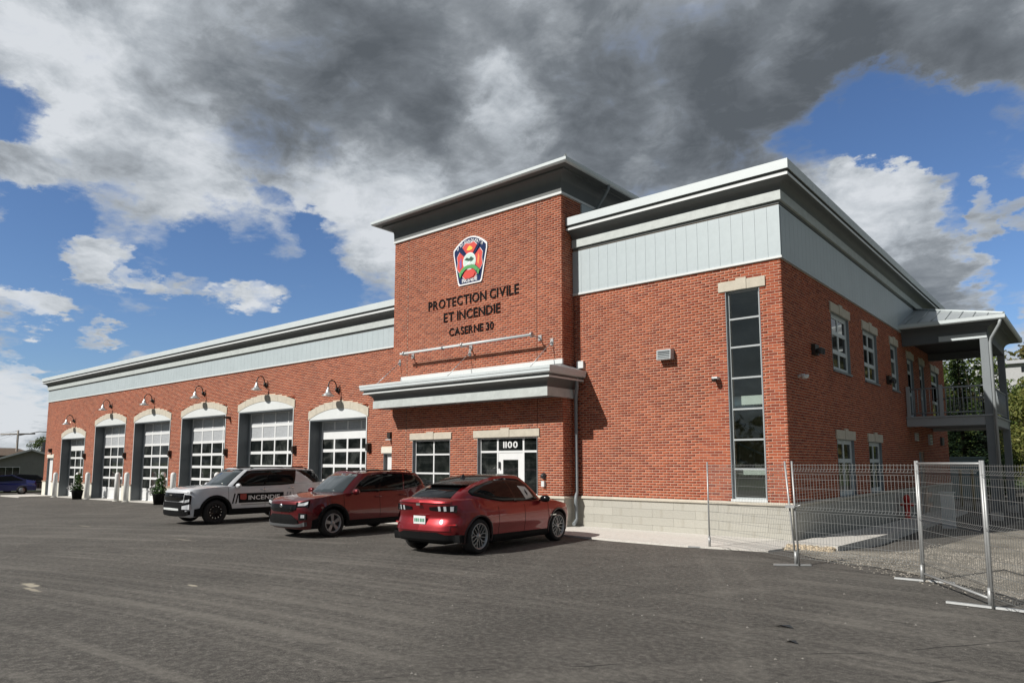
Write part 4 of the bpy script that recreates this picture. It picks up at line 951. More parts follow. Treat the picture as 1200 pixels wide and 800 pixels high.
# ---- compact suv, front towards us --------------------------------------------
DRED = paint('dark_red', (.11, .0025, .006), .55)
c = Car(dict(pos=(-16.15, 12.37, 270.5), W=1.86, wb=2.69, R=.355, ra=.42, rim=.235, spokes=5, spoke='double', paint=DRED,
    plan=[(2.30, 0), (2.28, .35), (2.21, .62), (2.06, .80), (1.82, .895), (1.4, .93), (.8, .92), (0, .91), (-.7, .915), (-1.3, .93), (-1.75, .92), (-2.05, .86), (-2.22, .72), (-2.28, .4), (-2.30, 0)],
    t_side=PSIDE, t_front=[(.2, .14), (.3, .03), (.5, 0), (.75, .01), (.9, .05), (1.0, .14), (1.1, .3)], t_rear=[(.2, .1), (.35, .0), (.7, .01), (1.0, .04), (1.2, .08)],
    top=[(-2.35, 1.16), (-1.6, 1.15), (-.8, 1.10), (.3, 1.08), (.95, 1.09), (1.5, 1.04), (2.0, .98), (2.3, .90)],
    bottom=[(-2.35, .32), (-2.0, .24), (1.9, .24), (2.1, .22), (2.35, .24)], crown=.035,
    base=[(1.18, 0), (1.12, .42), (.88, .74), (.58, .80), (0, .82), (-.6, .82), (-1.2, .81), (-1.75, .78), (-2.08, .68), (-2.22, .36), (-2.24, 0)],
    roof=[(.42, 0, 1.63), (.38, .40, 1.625), (.22, .565, 1.60), (.0, .60, 1.615), (-.4, .61, 1.635), (-.85, .61, 1.635), (-1.3, .60, 1.615), (-1.65, .58, 1.59), (-1.86, .50, 1.57), (-1.93, .3, 1.565), (-1.95, 0, 1.565)],
    bulge=.03, rcrown=.04), 'red_compact_suv', 'dark maroon compact SUV facing the camera, parked between white SUV and red coupe')
c.glass('windscreen', WSCREEN, [(0, .05, .93), (1.75, .07, .93)], centre=True)
c.glass('rear_window', CGLASS, [(8.4, .2, .9), (10, .2, .9)], centre=True)
c.glass('side_window', CGLASS, [(2.6, .07, .55), (3.0, .07, .86), (4.15, .07, .90)]); c.glass('side_window', CGLASS, [(4.28, .07, .90), (5.75, .07, .90)]); c.glass('side_window', CGLASS, [(5.85, .08, .90), (6.8, .12, .86), (7.5, .30, .70)])
c.glass('window_pillar', GLOSSB, [(4.14, .05, .91), (4.29, .05, .91)], off=.009, n=2)
c.side('sill_cladding', BLACKP, [(-.95, .24, .40), (.95, .24, .40)], off=.02); c.side('front_cladding', BLACKP, [(1.74, .24, .52), (1.95, .24, .46)], off=.018); c.side('rear_cladding', BLACKP, [(-2.0, .26, .48), (-1.75, .26, .52)], off=.018)
c.arch_flares(BLACKP, w=.075, off=.02)
gr = c.end('grille', GLOSSB, [(0, .66, .84), (.35, .66, .84), (.56, .72, .83)], off=.02)
q = MB()
for k in range(5):
    z = .685+k*.033; q.tube([(c.end_x(y, z)+.026, y, z) for y in np.linspace(-.48, .48, 9)], .006, 4)
q.build('grille_bars', GLOSSB, gr); MB().lathe([(0, .02), (.05, .018), (.062, 0)], (c.end_x(0, .80)+.015, 0, .80), 16, 'x').build('badge', CHROME, gr)
c.end('hood_lip', DRED, [(0, .845, .90), (.55, .85, .91)], off=.03, th=.06)
c.end('lower_grille', BLACKP, [(0, .36, .60), (.40, .36, .60), (.62, .38, .46)], off=.025)
c.end('bumper_bar', mat('bumper_grey', (.10, .105, .11), .4), [(0, .27, .36), (.62, .29, .36), (.78, .32, .42)], off=.04, th=.08)
c.end('headlight', LAMPW, [(.60, .815, .862), (.74, .82, .895), (.87, .86, .925)], off=.022, label='slanted clear headlight')
c.end('headlight_mask', GLOSSB, [(.57, .775, .905), (.88, .80, .95)], off=.012)
c.end('fog_light', LAMPW, [(.70, .52, .60), (.77, .52, .60)], off=.03, n=5); c.end('fog_surround', BLACKP, [(.64, .46, .64), (.82, .48, .62)], off=.018)
for s in (1, -1): MB().tube([(.10, s*.60, 1.64), (.0, s*.61, 1.675), (-1.35, s*.61, 1.675), (-1.5, s*.60, 1.62)], .018, 6).build('roof_rail', GLOSSB, c.root)
c.mirrors(.72, .87, 1.13, DRED, GLOSSB); c.handles([(-.12, .98), (-1.0, 1.0)], DRED); c.seams((1.02, -.18, -1.12), .42, 1.06)
c.end('tail_light', LAMPR, [(.5, .98, 1.08), (.84, .98, 1.1)], False, off=.02)
# ---- full size patrol suv --------------------------------------------------------
PWH = paint('pearl_white', (.60, .62, .65), .1)
WT = mat('decal_white', (.8, .8, .8), .4, var=0)
c = Car(dict(pos=(-22.75, 12.84, 269.0), W=2.02, wb=3.07, R=.385, ra=.45, rim=.235, spokes=12, spoke='plain', rim_mat=GLOSSB, bolts=True, paint=PWH, cabin_paint=GLOSSB,
    plan=[(2.52, 0), (2.50, .40), (2.44, .68), (2.30, .87), (2.02, .97), (1.6, 1.005), (.9, .995), (0, .985), (-.9, .99), (-1.5, 1.0), (-2.1, .98), (-2.42, .90), (-2.60, .72), (-2.66, .4), (-2.68, 0)],
    t_side=PSIDE, t_front=[(.2, .15), (.3, .03), (.5, 0), (.9, .01), (1.05, .04), (1.12, .12), (1.2, .3)], t_rear=[(.2, .1), (.35, .0), (.7, .01), (1.0, .04), (1.2, .08)],
    top=[(-2.7, 1.25), (-1.8, 1.24), (-.8, 1.18), (.5, 1.16), (1.15, 1.18), (1.7, 1.155), (2.2, 1.11), (2.52, 1.06)],
    bottom=[(-2.7, .34), (-2.3, .27), (2.1, .27), (2.3, .24), (2.6, .26)], crown=.045,
    base=[(1.36, 0), (1.28, .46), (1.04, .80), (.70, .87), (0, .89), (-.7, .89), (-1.4, .88), (-2.05, .85), (-2.42, .74), (-2.58, .4), (-2.60, 0)],
    roof=[(.62, 0, 1.735), (.57, .44, 1.73), (.38, .63, 1.705), (.1, .66, 1.72), (-.45, .67, 1.74), (-1.0, .67, 1.74), (-1.55, .66, 1.725), (-2.0, .64, 1.70), (-2.24, .55, 1.68), (-2.33, .32, 1.675), (-2.35, 0, 1.675)],
    bulge=.03, rcrown=.045), 'white_fire_suv', 'white fire service SUV with black INCENDIE stripe along its side and black off-road wheels')
c.glass('windscreen', WSCREEN, [(0, .05, .93), (1.7, .07, .93)], centre=True)
c.glass('rear_window', CGLASS, [(8.4, .2, .9), (10, .2, .9)], centre=True)
c.glass('windscreen_pillar', PWH, [(1.8, .0, 1.0), (2.25, .0, 1.0)], off=.012, n=6); c.glass('roof_edge', PWH, [(2.2, .93, 1.0), (7.9, .93, 1.0)], off=.012, n=30)
c.glass('side_window', CGLASS, [(2.5, .07, .6), (2.95, .07, .90), (4.1, .07, .92)]); c.glass('side_window', CGLASS, [(4.2, .07, .92), (5.75, .07, .92)]); c.glass('side_window', CGLASS, [(6.3, .35, .92), (7.4, .12, .86), (7.9, .14, .80)])
c.glass('quarter_pillar', PWH, [(5.85, .02, .90), (6.15, .02, .78), (7.0, .02, .10)], off=.013, n=10)
c.side('sill_cladding', BLACKP, [(-1.1, .27, .47), (1.1, .27, .47)], off=.02); c.side('front_cladding', BLACKP, [(1.96, .27, .55), (2.2, .27, .50)], off=.018); c.side('rear_cladding', BLACKP, [(-2.4, .3, .52), (-1.96, .3, .56)], off=.018)
c.arch_flares(BLACKP, w=.085, off=.02)
gr = c.end('grille', GLOSSB, [(0, .74, 1.0), (.45, .74, 1.0), (.66, .80, .99)], off=.02)
q = MB(); [q.tube([(c.end_x(y, z)+.026, y, z) for y in np.linspace(-.58, .58, 9)], .007, 4) for z in (.78, .825, .87, .915, .96)]; q.build('grille_bars', BLACKP, gr)
MB().box(c.end_x(0, .93)+.02, c.end_x(0, .93)+.04, -.09, .09, .91, .95).build('badge', CHROME, gr)
c.end('hood_lip', PWH, [(0, 1.0, 1.06), (.86, 1.0, 1.05)], off=.02, th=.06)
c.end('lower_grille', BLACKP, [(0, .40, .72), (.55, .40, .72), (.72, .42, .70)], off=.03)
c.end('skid_plate', TRIML, [(0, .46, .53), (.52, .46, .52)], off=.045, th=.03); c.end('bumper_bar', BLACKP, [(0, .27, .40), (.7, .29, .40), (.86, .34, .46)], off=.05, th=.08)
c.end('lamp_housing', GLOSSB, [(.70, .60, .96), (.90, .64, .93)], off=.02); c.end('headlight', LAMPW, [(.74, .70, .78), (.88, .74, .82)], off=.03, label='clear headlight block')
c.end('bumper_corner', PWH, [(.66, .50, .60), (.92, .50, .66)], off=.035, th=.05)
for s in (1, -1): MB().tube([(.25, s*.66, 1.74), (.12, s*.67, 1.785), (-1.75, s*.67, 1.785), (-1.92, s*.66, 1.72)], .02, 6).build('roof_rail', GLOSSB, c.root)
c.mirrors(.86, .95, 1.20, PWH, GLOSSB); c.handles([(-.10, 1.06), (-1.15, 1.09)], CHROME); c.seams((1.12, -.16, -1.22), .5, 1.14)
c.end('tail_light', LAMPR, [(.5, 1.02, 1.12), (.92, 1.02, 1.14)], False, off=.02)
st_ = c.side('side_stripe', BLACKP, [(-.86, .64, .95), (.78, .64, .95)], off=.004, n=20, th=.01)
for x0, x1 in ((.86, 1.00), (-1.06, -.92)):
    for s in (1, -1):
        q = MB()
        for dx in (0, .11):
            pp = [(x0+dx, .63), (x0+dx+.05, .63), (x0+dx-.04, .95), (x0+dx-.09, .95)]; q.add([(x, s*(c.side_y(x, z)+.006), z) for x, z in pp], [(0, 1, 2, 3)])
        q.build('stripe_slash', BLACKP if x0 > 0 else GREYM, c.root)
for s in (1, -1):
    xs_ = .44
    for vs, fs, x0, w_ in layout('INCENDIE', .135, .003, 1.14):
        o_ = []
        for v in vs: x = .44-(x0+v[0]) if s > 0 else -.72+x0+v[0]; o_.append((x, s*(c.side_y(x, .8)+.012+v[2]*.3), (.735+v[1])))
        MB().add(o_, fs).build('decal_letter', WT, c.root)
    q = MB(); xx = .62; P_ = [(-.11, .93), (.11, .93), (.11, .78), (.0, .67), (-.11, .78)]
    q.add([(xx+a, s*(c.side_y(xx, .8)+.010), z) for a, z in P_], [(0, 1, 2, 3, 4)]); q.build('crest_decal', mat('crest_red', (.35, .04, .03), .4, var=.3, scale=30), c.root)
    q = MB(); q.add([(x, s*(c.side_y(x, z)+.006), z) for x, z in ((.7, .57), (.7, .60), (-.9, .60), (-.9, .57))], [(0, 1, 2, 3)]); q.build('small_stripe', mat('decal_grey', (.3, .3, .3), .5, var=0), c.root)
# ------------------------------------------------------------------ balcony porch on the side wall
PX, PY0, PY1 = -2.87, 29.35, 34.75
po = thing('balcony_porch', 'grey two storey balcony with hipped metal roof on the shaded side of the station', 'balcony', (SX, PY0, 0))
pp = [(SX+.01, PY0, 0, -1), (PX, PY0, 1, -1), (PX, PY1, 1, 1), (SX+.01, PY1, 0, 1)]
P = [(-.28, 6.12), (0, 6.12), (0, 6.36)]+[(.30*(1-math.cos(i/6*math.pi/2)), 6.37+.26*math.sin(i/6*math.pi/2)) for i in range(7)]+[(.31, 6.66), (.50, 6.69), (.50, 6.75), (-.28, 6.75)]
bm_ = MB().sweep(pp, P).build('roof_beam', GREY, po)
MB().sweep([(-4.35, PY0, 0, -1), (PX-.02, PY0, 0, -1)], [(-.002, 6.14), (.022, 6.14), (.022, 6.33), (-.002, 6.33)]).build('frieze_band', TRIM, bm_)  # pale strip only along the sunlit stretch; its brightness is put into the colour
MB().sweep(pp, [(.505, 6.66), (.55, 6.66), (.59, 6.70), (.59, 6.82), (.505, 6.82)]).build('gutter', TRIM, bm_)
MB().box(SX+.02, PX-.05, PY0+.05, PY1-.05, 6.4, 6.45).build('porch_ceiling', DARKM, bm_)
x1, y0, y1 = PX+.56, PY0-.56, PY1+.56; rise = 1.12; zr = 6.83
q = MB(); q.add([(SX, y0, zr), (x1, y0, zr), (x1, y1, zr), (SX, y1, zr), (SX, y0+(x1-SX), zr+rise), (SX, y1-(x1-SX), zr+rise)], [(0, 1, 4), (1, 2, 5, 4), (2, 3, 5), (0, 3, 2, 1)])
pr = q.build('porch_roof', ROOFM, po, recalc=False)
q = MB(); q.tube([(x1, y0, zr+.02), (SX, y0+(x1-SX), zr+rise+.02)], .045, 6); q.tube([(x1, y1, zr+.02), (SX, y1-(x1-SX), zr+rise+.02)], .045, 6); q.build('hip_cap', TRIM, pr)
for k in range(7):
    x = SX+.42*(k+.6); t_ = 1-(x-SX)/(x1-SX)
    if t_ < .05: continue
    MB().tube([(x, y0, zr+.02), (x, y0+(x1-SX)*t_, zr+rise*t_+.02)], .018, 5).build('roof_seam', ROOFM, pr)
for k in range(16):
    y = y0+.3+k*.52
    if y > y1-.2: break
    t_ = min(1, (y-y0)/(x1-SX), (y1-y)/(x1-SX)); MB().tube([(x1, y, zr+.02), (x1-(x1-SX)*t_, y, zr+rise*t_+.02)], .018, 5).build('roof_seam', ROOFM, pr)
dk = MB().sweep(pp, [(-.3, 3.10), (-.02, 3.10), (-.02, 3.40), (-.3, 3.40)]).build('deck_beam', PORCH, po)
MB().sweep(pp, [(-.3, 3.405), (.03, 3.405), (.03, 3.46), (-.3, 3.46)]).build('deck_edge', PORCH, dk); MB().box(SX+.02, PX-.2, PY0+.2, PY1-.2, 3.2, 3.45).build('deck_floor', GREYM, dk)
for y in (PY0+.12, PY1-.12):
    q = MB().box(PX-.24, PX, y-.12, y+.12, -.3, 6.12); p_ = q.build('post', GREYM, po); MB().box(PX-.28, PX+.04, y-.16, y+.16, -.3, .1).build('post_base', CONC, p_)
for x, y in ((SX+.10, PY0+.06), (SX+1.15, PY0+.06)): MB().box(x-.055, x+.055, y-.055, y+.055, 3.46, 4.58).build('newel', PORCH, po)
RAILM = mat('rail_metal', (.30, .33, .345), .45, var=.06)
def rail(p0, p1):
    p0, p1 = Vector(p0), Vector(p1); q = MB(); q.tube([p0+Vector((0, 0, 1.02)), p1+Vector((0, 0, 1.02))], .03, 6); q.tube([p0+Vector((0, 0, .12)), p1+Vector((0, 0, .12))], .022, 6); r_ = q.build('hand_rail', RAILM, po)
    n = int((p1-p0).length/.125)
    for k in range(1, n): p = p0.lerp(p1, k/n); MB().tube([p+Vector((0, 0, .12)), p+Vector((0, 0, 1.02))], .016, 4).build('baluster', RAILM, r_)
rail((SX+.15, PY0+.06, 3.46), (PX-.24, PY0+.06, 3.46)); rail((PX-.06, PY0+.24, 3.46), (PX-.06, PY1-.24, 3.46)); rail((SX+.15, PY1-.06, 3.46), (PX-.24, PY1-.06, 3.46))
MB().tube([(PX+.45, PY0-.5, 6.68), (PX+.40, PY0-.44, 6.5), (PX+.12, PY0-.14, 6.1), (PX+.07, PY0-.07, 5.95), (PX+.07, PY0-.05, .1)], .05, 8).build('downspout', PORCH, po)
# ------------------------------------------------------------------ paving
q = MB(); q.prism([(TX+.08, WY-.035), (TX-.3, 15.85), (-15, 15.88), (-19.5, 15.9), (-19.5, 14.7), (-11.0, 14.7), (-9.0, 14.35), (-7.2, 14.22), (-5.35, 14.4), (-5.25, 14.9), (-5.42, WY-.035)], 'z', -.25, .03)
o = q.build('concrete_apron', CONC, kind='structure')
for v in o.data.vertices:
    if v.co.z > 0: v.co.z = .035+(.0 if v.co.y < 15 else .05); v.co.z += zg(v.co.x, v.co.y)*.8
q = MB(); q.box(-57.3, -53.4, 14.5, 16.44, -.8, -.36); q.build('entry_slab', CONC, kind='structure')
for i, (a, b, h) in enumerate(GAR):
    z = zg((a+b)/2, WY); q = MB(); q.box(a+.04, b-.04, WY-.35, WY+.52, z-.3, z+.018); q.build('door_threshold', CONC, kind='structure')
q = MB(); q.add([(-5.3, 15.4, -.4), (-4.3, 15.4, -.4), (-4.3, 33, -.4), (-5.3, 33, -.4), (-5.3, 15.4, .10), (-4.3, 15.4, .10), (-4.3, 24, -.07), (-5.3, 24, -.07), (-4.3, 33, -.10), (-5.3, 33, -.10)], [(0, 3, 2, 1), (4, 5, 6, 7), (7, 6, 8, 9), (0, 1, 5, 4), (1, 2, 8, 6, 5), (2, 3, 9, 8), (3, 0, 4, 7, 9)]); q.build('side_walkway', CONC, kind='structure')
q = MB(); rr = random.Random(5)
for k in range(260):
    x = rr.uniform(-5.28, -4.35); y = 15.4-abs(rr.gauss(0, .16)); s_ = rr.uniform(.02, .07); z = -.02+rr.uniform(0, .08)*(1-(15.4-y)*2)
    q.lathe([(0, -s_), (s_*.8, -s_*.4), (s_, .2*s_), (s_*.5, s_*.7), (0, s_*.8)], (x, y, z), 5, smooth=False)
q.build('concrete_rubble', mat('rubble', (.46, .38, .27), .95, var=.35, scale=12), kind='stuff', label='rubble along the broken end of the side walkway', cat='rubble', recalc=False)
for x, y, s_, l in ((-2.84, 8.02, .11, 'small dark scrap lying on the asphalt, larger of the two'), (-2.54, 7.38, .06, 'tiny dark scrap on the asphalt, nearer the camera')):
    q = MB(); q.add([(x-s_, y-s_*.2, .006), (x-.2*s_, y-s_*.4, .03), (x+s_, y-.1*s_, .006), (x+.5*s_, y+.3*s_, .03), (x-.6*s_, y+.25*s_, .006)], [(0, 1, 2, 3, 4), (0, 4, 3, 2, 1)]); q.build('scrap', DARKM, loc=(x, y, 0), label=l, cat='litter')
m = MB(); rr = random.Random(77)
for k in range(420):
    x = rr.uniform(-22, 1); y = rr.uniform(3.5, 14); s_ = rr.uniform(.006, .018)
    if y > 13.2-.0*x and x > -5: continue
    a = [(x+s_*math.cos(q), y+s_*math.sin(q)*rr.uniform(.7, 1.1), zg(x, y)+.001) for q in (0, 1.6, 3.1, 4.7)]; m.add(a+[(x, y, zg(x, y)+s_*.9)], [(0, 1, 4), (1, 2, 4), (2, 3, 4), (3, 0, 4)])
m.build('lot_pebbles', mat('pebble', (.22, .21, .19), .9, var=.4, scale=20), kind='stuff', label='tiny pebbles scattered over the asphalt lot', cat='pebbles', recalc=False)
# ------------------------------------------------------------------ gooseneck lamps
SHADE = mat('lamp_shade_metal', (.62, .64, .64), .3, metal=.6, var=.06); BRONZE = mat('dark_bronze', (.03, .024, .02), .45, var=.1)
lbls = ['bell shaded gooseneck lamp over the leftmost bay door', 'bell shaded gooseneck lamp over the second bay door from the left', 'bell shaded gooseneck lamp over the third bay door from the left', 'bell shaded gooseneck lamp over the bay door behind the white SUV hood', 'bell shaded gooseneck lamp over the bay door behind the white SUV cabin', 'bell shaded gooseneck lamp over the bay door nearest the entrance tower']
for i, (a, b, h) in enumerate(GAR):
    x = (a+b)/2+.02; z = h+1.10; L = thing('gooseneck_lamp', lbls[i], 'wall lamp', (x, WY, z), 'gooseneck lamps over the bay doors')
    q = MB(); q.lathe([(0, -.06), (.10, -.055), (.11, -.02), (.10, 0), (0, 0)], (x, WY-.003, z), 16, 'y'); q.lathe([(0, .0), (.05, 0), (.05, .16), (0, .16)], (x, WY-.10, z-.05), 12); q.build('mount', BRONZE, L)
    pts = [(x, WY-.10, z+.08)]+[(x, WY-.10-.19*(1-math.cos(t)), z+.10+.27*math.sin(t)) for t in np.linspace(0, math.pi*.96, 12)]+[(x, WY-.47, z+.02)]
    MB().tube(pts, .022, 8).build('arm', BRONZE, L)
    s_ = MB().lathe([(.0, .10), (.045, .10), (.05, .02), (.075, -.02), (.10, -.10), (.15, -.17), (.235, -.215), (.245, -.24), (.235, -.235), (.14, -.18), (.05, -.06), (0, -.05)], (x, WY-.47, z), 20).build('shade', SHADE, L)
    MB().lathe([(0, -.20), (.04, -.18), (.05, -.13), (.03, -.08), (0, -.08)], (x, WY-.47, z), 10).build('bulb', mat('bulb', (.8, .8, .75), .2, var=0), s_)
# wall devices
def device(name, label, cat, x, z, w, h, d, m, f=F(WY), group=None, extra=None):
    t_ = thing(name, label, cat, f(x, 0, z), group); q = MB(); mbox(q, f, x-w/2, x+w/2, .002, d*.55, z-h/2, z+h/2); q.build('housing', m, t_)
    q = MB(); mbox(q, f, x-w*.36, x+w*.36, d*.5, d, z-h*.30, z+h*.42); q.build('face', extra or m, t_); return t_
for i, (x, z) in enumerate(((-48.42, 2.2), (-42.40, 2.2), (-36.78, 2.25), (-31.10, 2.27), (-25.53, 2.32), (-20.70, 2.34))):
    device('door_control', 'small black control box beside the jamb of '+['the leftmost bay door', 'the second bay door from the left', 'the third bay door from the left', 'the fourth bay door from the left', 'the fifth bay door from the left', 'the bay door nearest the tower'][i], 'control box', x, z, .17, .34, .16, BRONZE, group='control boxes beside the bay doors')
device('security_camera', 'small dark camera on the brick pier between two bay doors', 'security camera', -30.93, 3.86, .12, .12, .3, BRONZE)
for x, z, l in ((-54.55, 2.62, 'dark wall lamp over the side door at the far left end'), (-19.45, 2.75, 'dark wall lamp over the narrow side door beside the tower')):
    t_ = device('door_lamp', l, 'wall lamp', x, z, .22, .26, .18, BRONZE, group='wall lamps over side doors'); q = MB(); mbox(q, F(WY), x-.13, x+.13, .002, .2, z-.16, z-.125); q.build('lens', PALE, t_)
t_ = thing('vent_hood', 'pale louvred vent hood on the sunlit brick of the right block', 'vent', (-8.57, WY, 4.58)); q = MB(); q.prism([(WY-.002, 4.46), (WY-.22, 4.44), (WY-.20, 4.70), (WY-.002, 4.73)], 'x', -8.77, -8.37); q.build('hood', SOFTFR, t_)
for k in range(5): q = MB(); z = 4.47+k*.045; q.box(-8.74, -8.40, WY-.232, WY-.205, z, z+.012); q.build('louvre', GREYM, t_)
t_ = thing('security_camera', 'small dome camera on the sunlit wall beside the tall stair window', 'security camera', (-7.24, WY, 3.82)); q = MB(); q.box(-7.30, -7.16, WY-.16, WY-.002, 3.83, 3.89); q.build('arm', TRIML, t_); MB().lathe([(0, -.07), (.05, -.06), (.07, -.02), (.07, .01), (0, .01)], (-7.23, WY-.17, 3.83), 14).build('dome', BRONZE, t_)
t_ = thing('security_camera', 'white dome camera on the shaded side wall near the corner', 'security camera', (SX, 17.36, 3.84)); MB().lathe([(0, -.07), (.06, -.06), (.09, -.02), (.09, .03), (0, .04)], (SX+.17, 17.36, 3.86), 14).build('dome', TRIML, t_); MB().tube([(SX+.002, 17.36, 3.87), (SX+.17, 17.36, 3.88)], .035, 8).build('arm', TRIML, t_)
for y, z, l in ((18.66, 4.64, 'black flood light high on the shaded side wall near the corner'), (26.7, 4.58, 'black flood light beside the last upper window of the side wall')):
    t_ = thing('flood_light', l, 'flood light', (SX, y, z), 'flood lights on the side wall'); q = MB(); q.box(SX+.002, SX+.10, y-.16, y+.16, z-.12, z+.16); q.build('housing', BRONZE, t_)
    for s in (-1, 1): MB().lathe([(0, 0), (.05, .0), (.085, .14), (.075, .14), (0, .08)], (SX+.10, y+s*.10, z-.02), 12, 'x').build('lamp_head', DARKM, t_)
t_ = thing('wall_hydrant_connection', 'small dark fire department connection on the tower wall right of the entrance', 'pipe connection', (-12.2, TY, 1.3)); q = MB(); q.lathe([(0, -.10), (.05, -.10), (.06, -.06), (.09, -.02), (.09, 0), (0, 0)], (-12.2, TY-.003, 1.42), 12, 'y'); q.build('inlet', DARKM, t_); q = MB(); q.box(-12.24, -12.14, TY-.08, TY-.003, 1.12, 1.28); q.build('outlet_box', TRIML, t_)
for y, z, w, h, m, l in ((30.84, 2.76, .35, .30, TRIML, 'small white lit box under the balcony nearest the corner'), (33.58, 2.72, .5, .42, TRIM, 'louvred vent under the balcony'), (36.36, 2.71, .5, .36, GREY, 'dark louvred vent under the far end of the balcony')):
    t_ = thing('wall_vent', l, 'vent', (SX, y, z), 'vents under the balcony'); q = MB(); q.box(SX+.002, SX+.08, y-w/2, y+w/2, z-h/2, z+h/2); q.build('housing', m, t_)
    for k in range(3): q = MB(); zz = z-h/2+.06+k*h/3.4; q.box(SX+.08, SX+.10, y-w/2+.03, y+w/2-.03, zz, zz+.03); q.build('louvre', GREY, t_)
# ------------------------------------------------------------------ sign light bar
t_ = thing('sign_light_bar', 'long pale light bar on three brackets over the canopy below the lettering', 'light bar', (-15, TY, 5.4))
bb = MB().tube([(-17.92, TY-.42, 5.42), (-12.36, TY-.42, 5.42)], .045, 10).build('light_tube', TRIML, t_)
MB().lathe([(0, -.03), (.06, -.03), (.06, .03), (0, .03)], (-15.9, TY-.42, 5.42), 10, 'x').build('coupling', GREYM, bb)
for x in (-17.75, -15.05, -12.30):
    q = MB(); q.box(x-.06, x+.06, TY-.03, TY-.003, 5.30, 5.46); q.tube([(x, TY-.02, 5.38), (x, TY-.40, 5.40)], .022, 6); q.lathe([(0, -.03), (.075, -.03), (.075, .03), (0, .03)], (x, TY-.42, 5.42), 12, 'x'); q.build('bracket', GALV, t_)
# ------------------------------------------------------------------ lettering on the tower
SIGNB = mat('letter_black', (.008, .008, .009), .7, var=0, spec=.1)
for word, x0, x1, z0, h, l in (('PROTECTION CIVILE', -17.02, -13.10, 6.84, .285, 'black raised letters PROTECTION CIVILE, top line on the tower'), ('ET INCENDIE', -16.29, -13.83, 6.36, .275, 'black raised letters ET INCENDIE, middle line on the tower'), ('CASERNE 30', -16.03, -14.10, 5.87, .235, 'black raised letters CASERNE 30, smallest bottom line on the tower')):
    t_ = thing('wall_lettering', l, 'sign lettering', (x0, TY, z0), 'lettering on the tower')
    for vs, fs, xl, w_ in layout(word, h, .007, x1-x0):
        q = MB(); q.add([(x0+xl+v[0], TY-.012-v[2], z0+v[1]) for v in vs], fs)
        q.build('letter', SIGNB, t_, recalc=False)
# ------------------------------------------------------------------ crest
t_ = thing('fire_department_crest', 'shield shaped navy fire department crest with white rim and red cross on the tower', 'crest', (-15.1, TY, 8.2))
def shield(k):                       # outline of the shield; k pulls it inward
    P = []; cx = -15.10
    for i in range(13):
        u = -1+2*i/12; P.append((cx+u*(.735-k), 8.66+.34*(1-u*u)-k))
    P += [(cx+.735-k, 8.50), (cx+.52-k*.9, 7.50+k), (cx+.47-k, 7.44+k), (cx-.47+k, 7.44+k), (cx-.52+k*.9, 7.50+k), (cx-.735+k, 8.50)]; return P
def flat(name, pts, m, d, th=.004, par=None): return MB().prism(pts, 'y', TY-d-th, TY-d).build(name, m, par or t_)
NAVY = mat('crest_navy', (.018, .032, .095), .8, var=0, spec=.15); CW = mat('crest_white', (.82, .83, .84), .5, var=0); CR = mat('crest_red_paint', (.62, .06, .045), .5, var=0); CG = mat('crest_green', (.08, .33, .10), .5, var=0); CY = mat('crest_yellow', (.85, .55, .06), .5, var=0); CO = mat('crest_orange', (.75, .26, .08), .5, var=0); CP = mat('crest_violet', (.22, .10, .38), .5, var=0); CL = mat('crest_pale', (.55, .72, .66), .5, var=0)
flat('rim', shield(0), CW, .004, .03); flat('field', shield(.045), NAVY, .035)
cx, cz = -15.10, 8.20
def cross(k):
    P = []
    for q4 in range(4):
        a = q4*math.pi/2
        for u, r in ((-.30, .14), (-.44, .52), (-.22, .56), (0, .50), (.22, .56), (.44, .52), (.30, .14)):
            ang = a+u*1.42; rr_ = r+k*.5 if r > .2 else r+k; P.append((cx+rr_*math.sin(ang)*1.04, cz+rr_*math.cos(ang)*1.12))
    return P
flat('cross_border', cross(.03), CW, .041); flat('maltese_cross', cross(0), CR, .0465)
flat('left_arm_inlay', [(cx-.44, cz+.02), (cx-.36, cz+.16), (cx-.34, cz-.16), (cx-.42, cz-.22)], CP, .052); flat('right_arm_inlay', [(cx+.38, cz+.20), (cx+.44, cz+.05), (cx+.40, cz-.2), (cx+.33, cz-.1)], CO, .052)
for s in (-1, 1):
    q = MB(); a = [(cx+s*.12, cz+.12), (cx+s*.16, cz+.09), (cx+s*.50, cz+.52), (cx+s*.45, cz+.56)]; q.prism(a, 'y', TY-.058, TY-.052); q.build('crossed_tool', NAVY, t_)
flat('helmet', [(cx-.13, cz+.36), (cx-.05, cz+.34), (cx+.06, cz+.34), (cx+.14, cz+.37), (cx+.08, cz+.45), (cx, cz+.49), (cx-.07, cz+.45)], CY, .052)
disc = [(cx+.255*math.cos(a), cz-.02+.255*math.sin(a)) for a in np.linspace(0, 2*math.pi, 25)[:-1]]
flat('disc_border', [(cx+(x-cx)*1.1, cz-.02+(z-cz+.02)*1.1) for x, z in disc], CW, .058); flat('disc', disc, CL, .063)
flat('hills', [(cx-.21, cz+.05), (cx-.10, cz+.11), (cx, cz+.06), (cx+.08, cz+.12), (cx+.21, cz+.03), (cx+.12, cz-.04), (cx-.05, cz-.01)], mat('crest_dark_green', (.02, .07, .05), .5, var=0), .069)
flat('river', [(cx-.18, cz-.16), (cx+.02, cz-.02), (cx+.06, cz-.04), (cx-.06, cz-.2)], CW, .069)
rb = [(cx+r*math.sin(a), cz-.62+r*math.cos(a)*.98) for r, A in ((.50, np.linspace(-.92, .92, 13)), (.38, np.linspace(.92, -.92, 13))) for a in A]
flat('green_ribbon', rb, CG, .074); flat('lower_shield', [(cx-.26, cz-.44), (cx-.12, cz-.30), (cx+.12, cz-.30), (cx+.26, cz-.44), (cx+.18, cz-.55), (cx, cz-.59), (cx-.18, cz-.55)], CR, .0685)
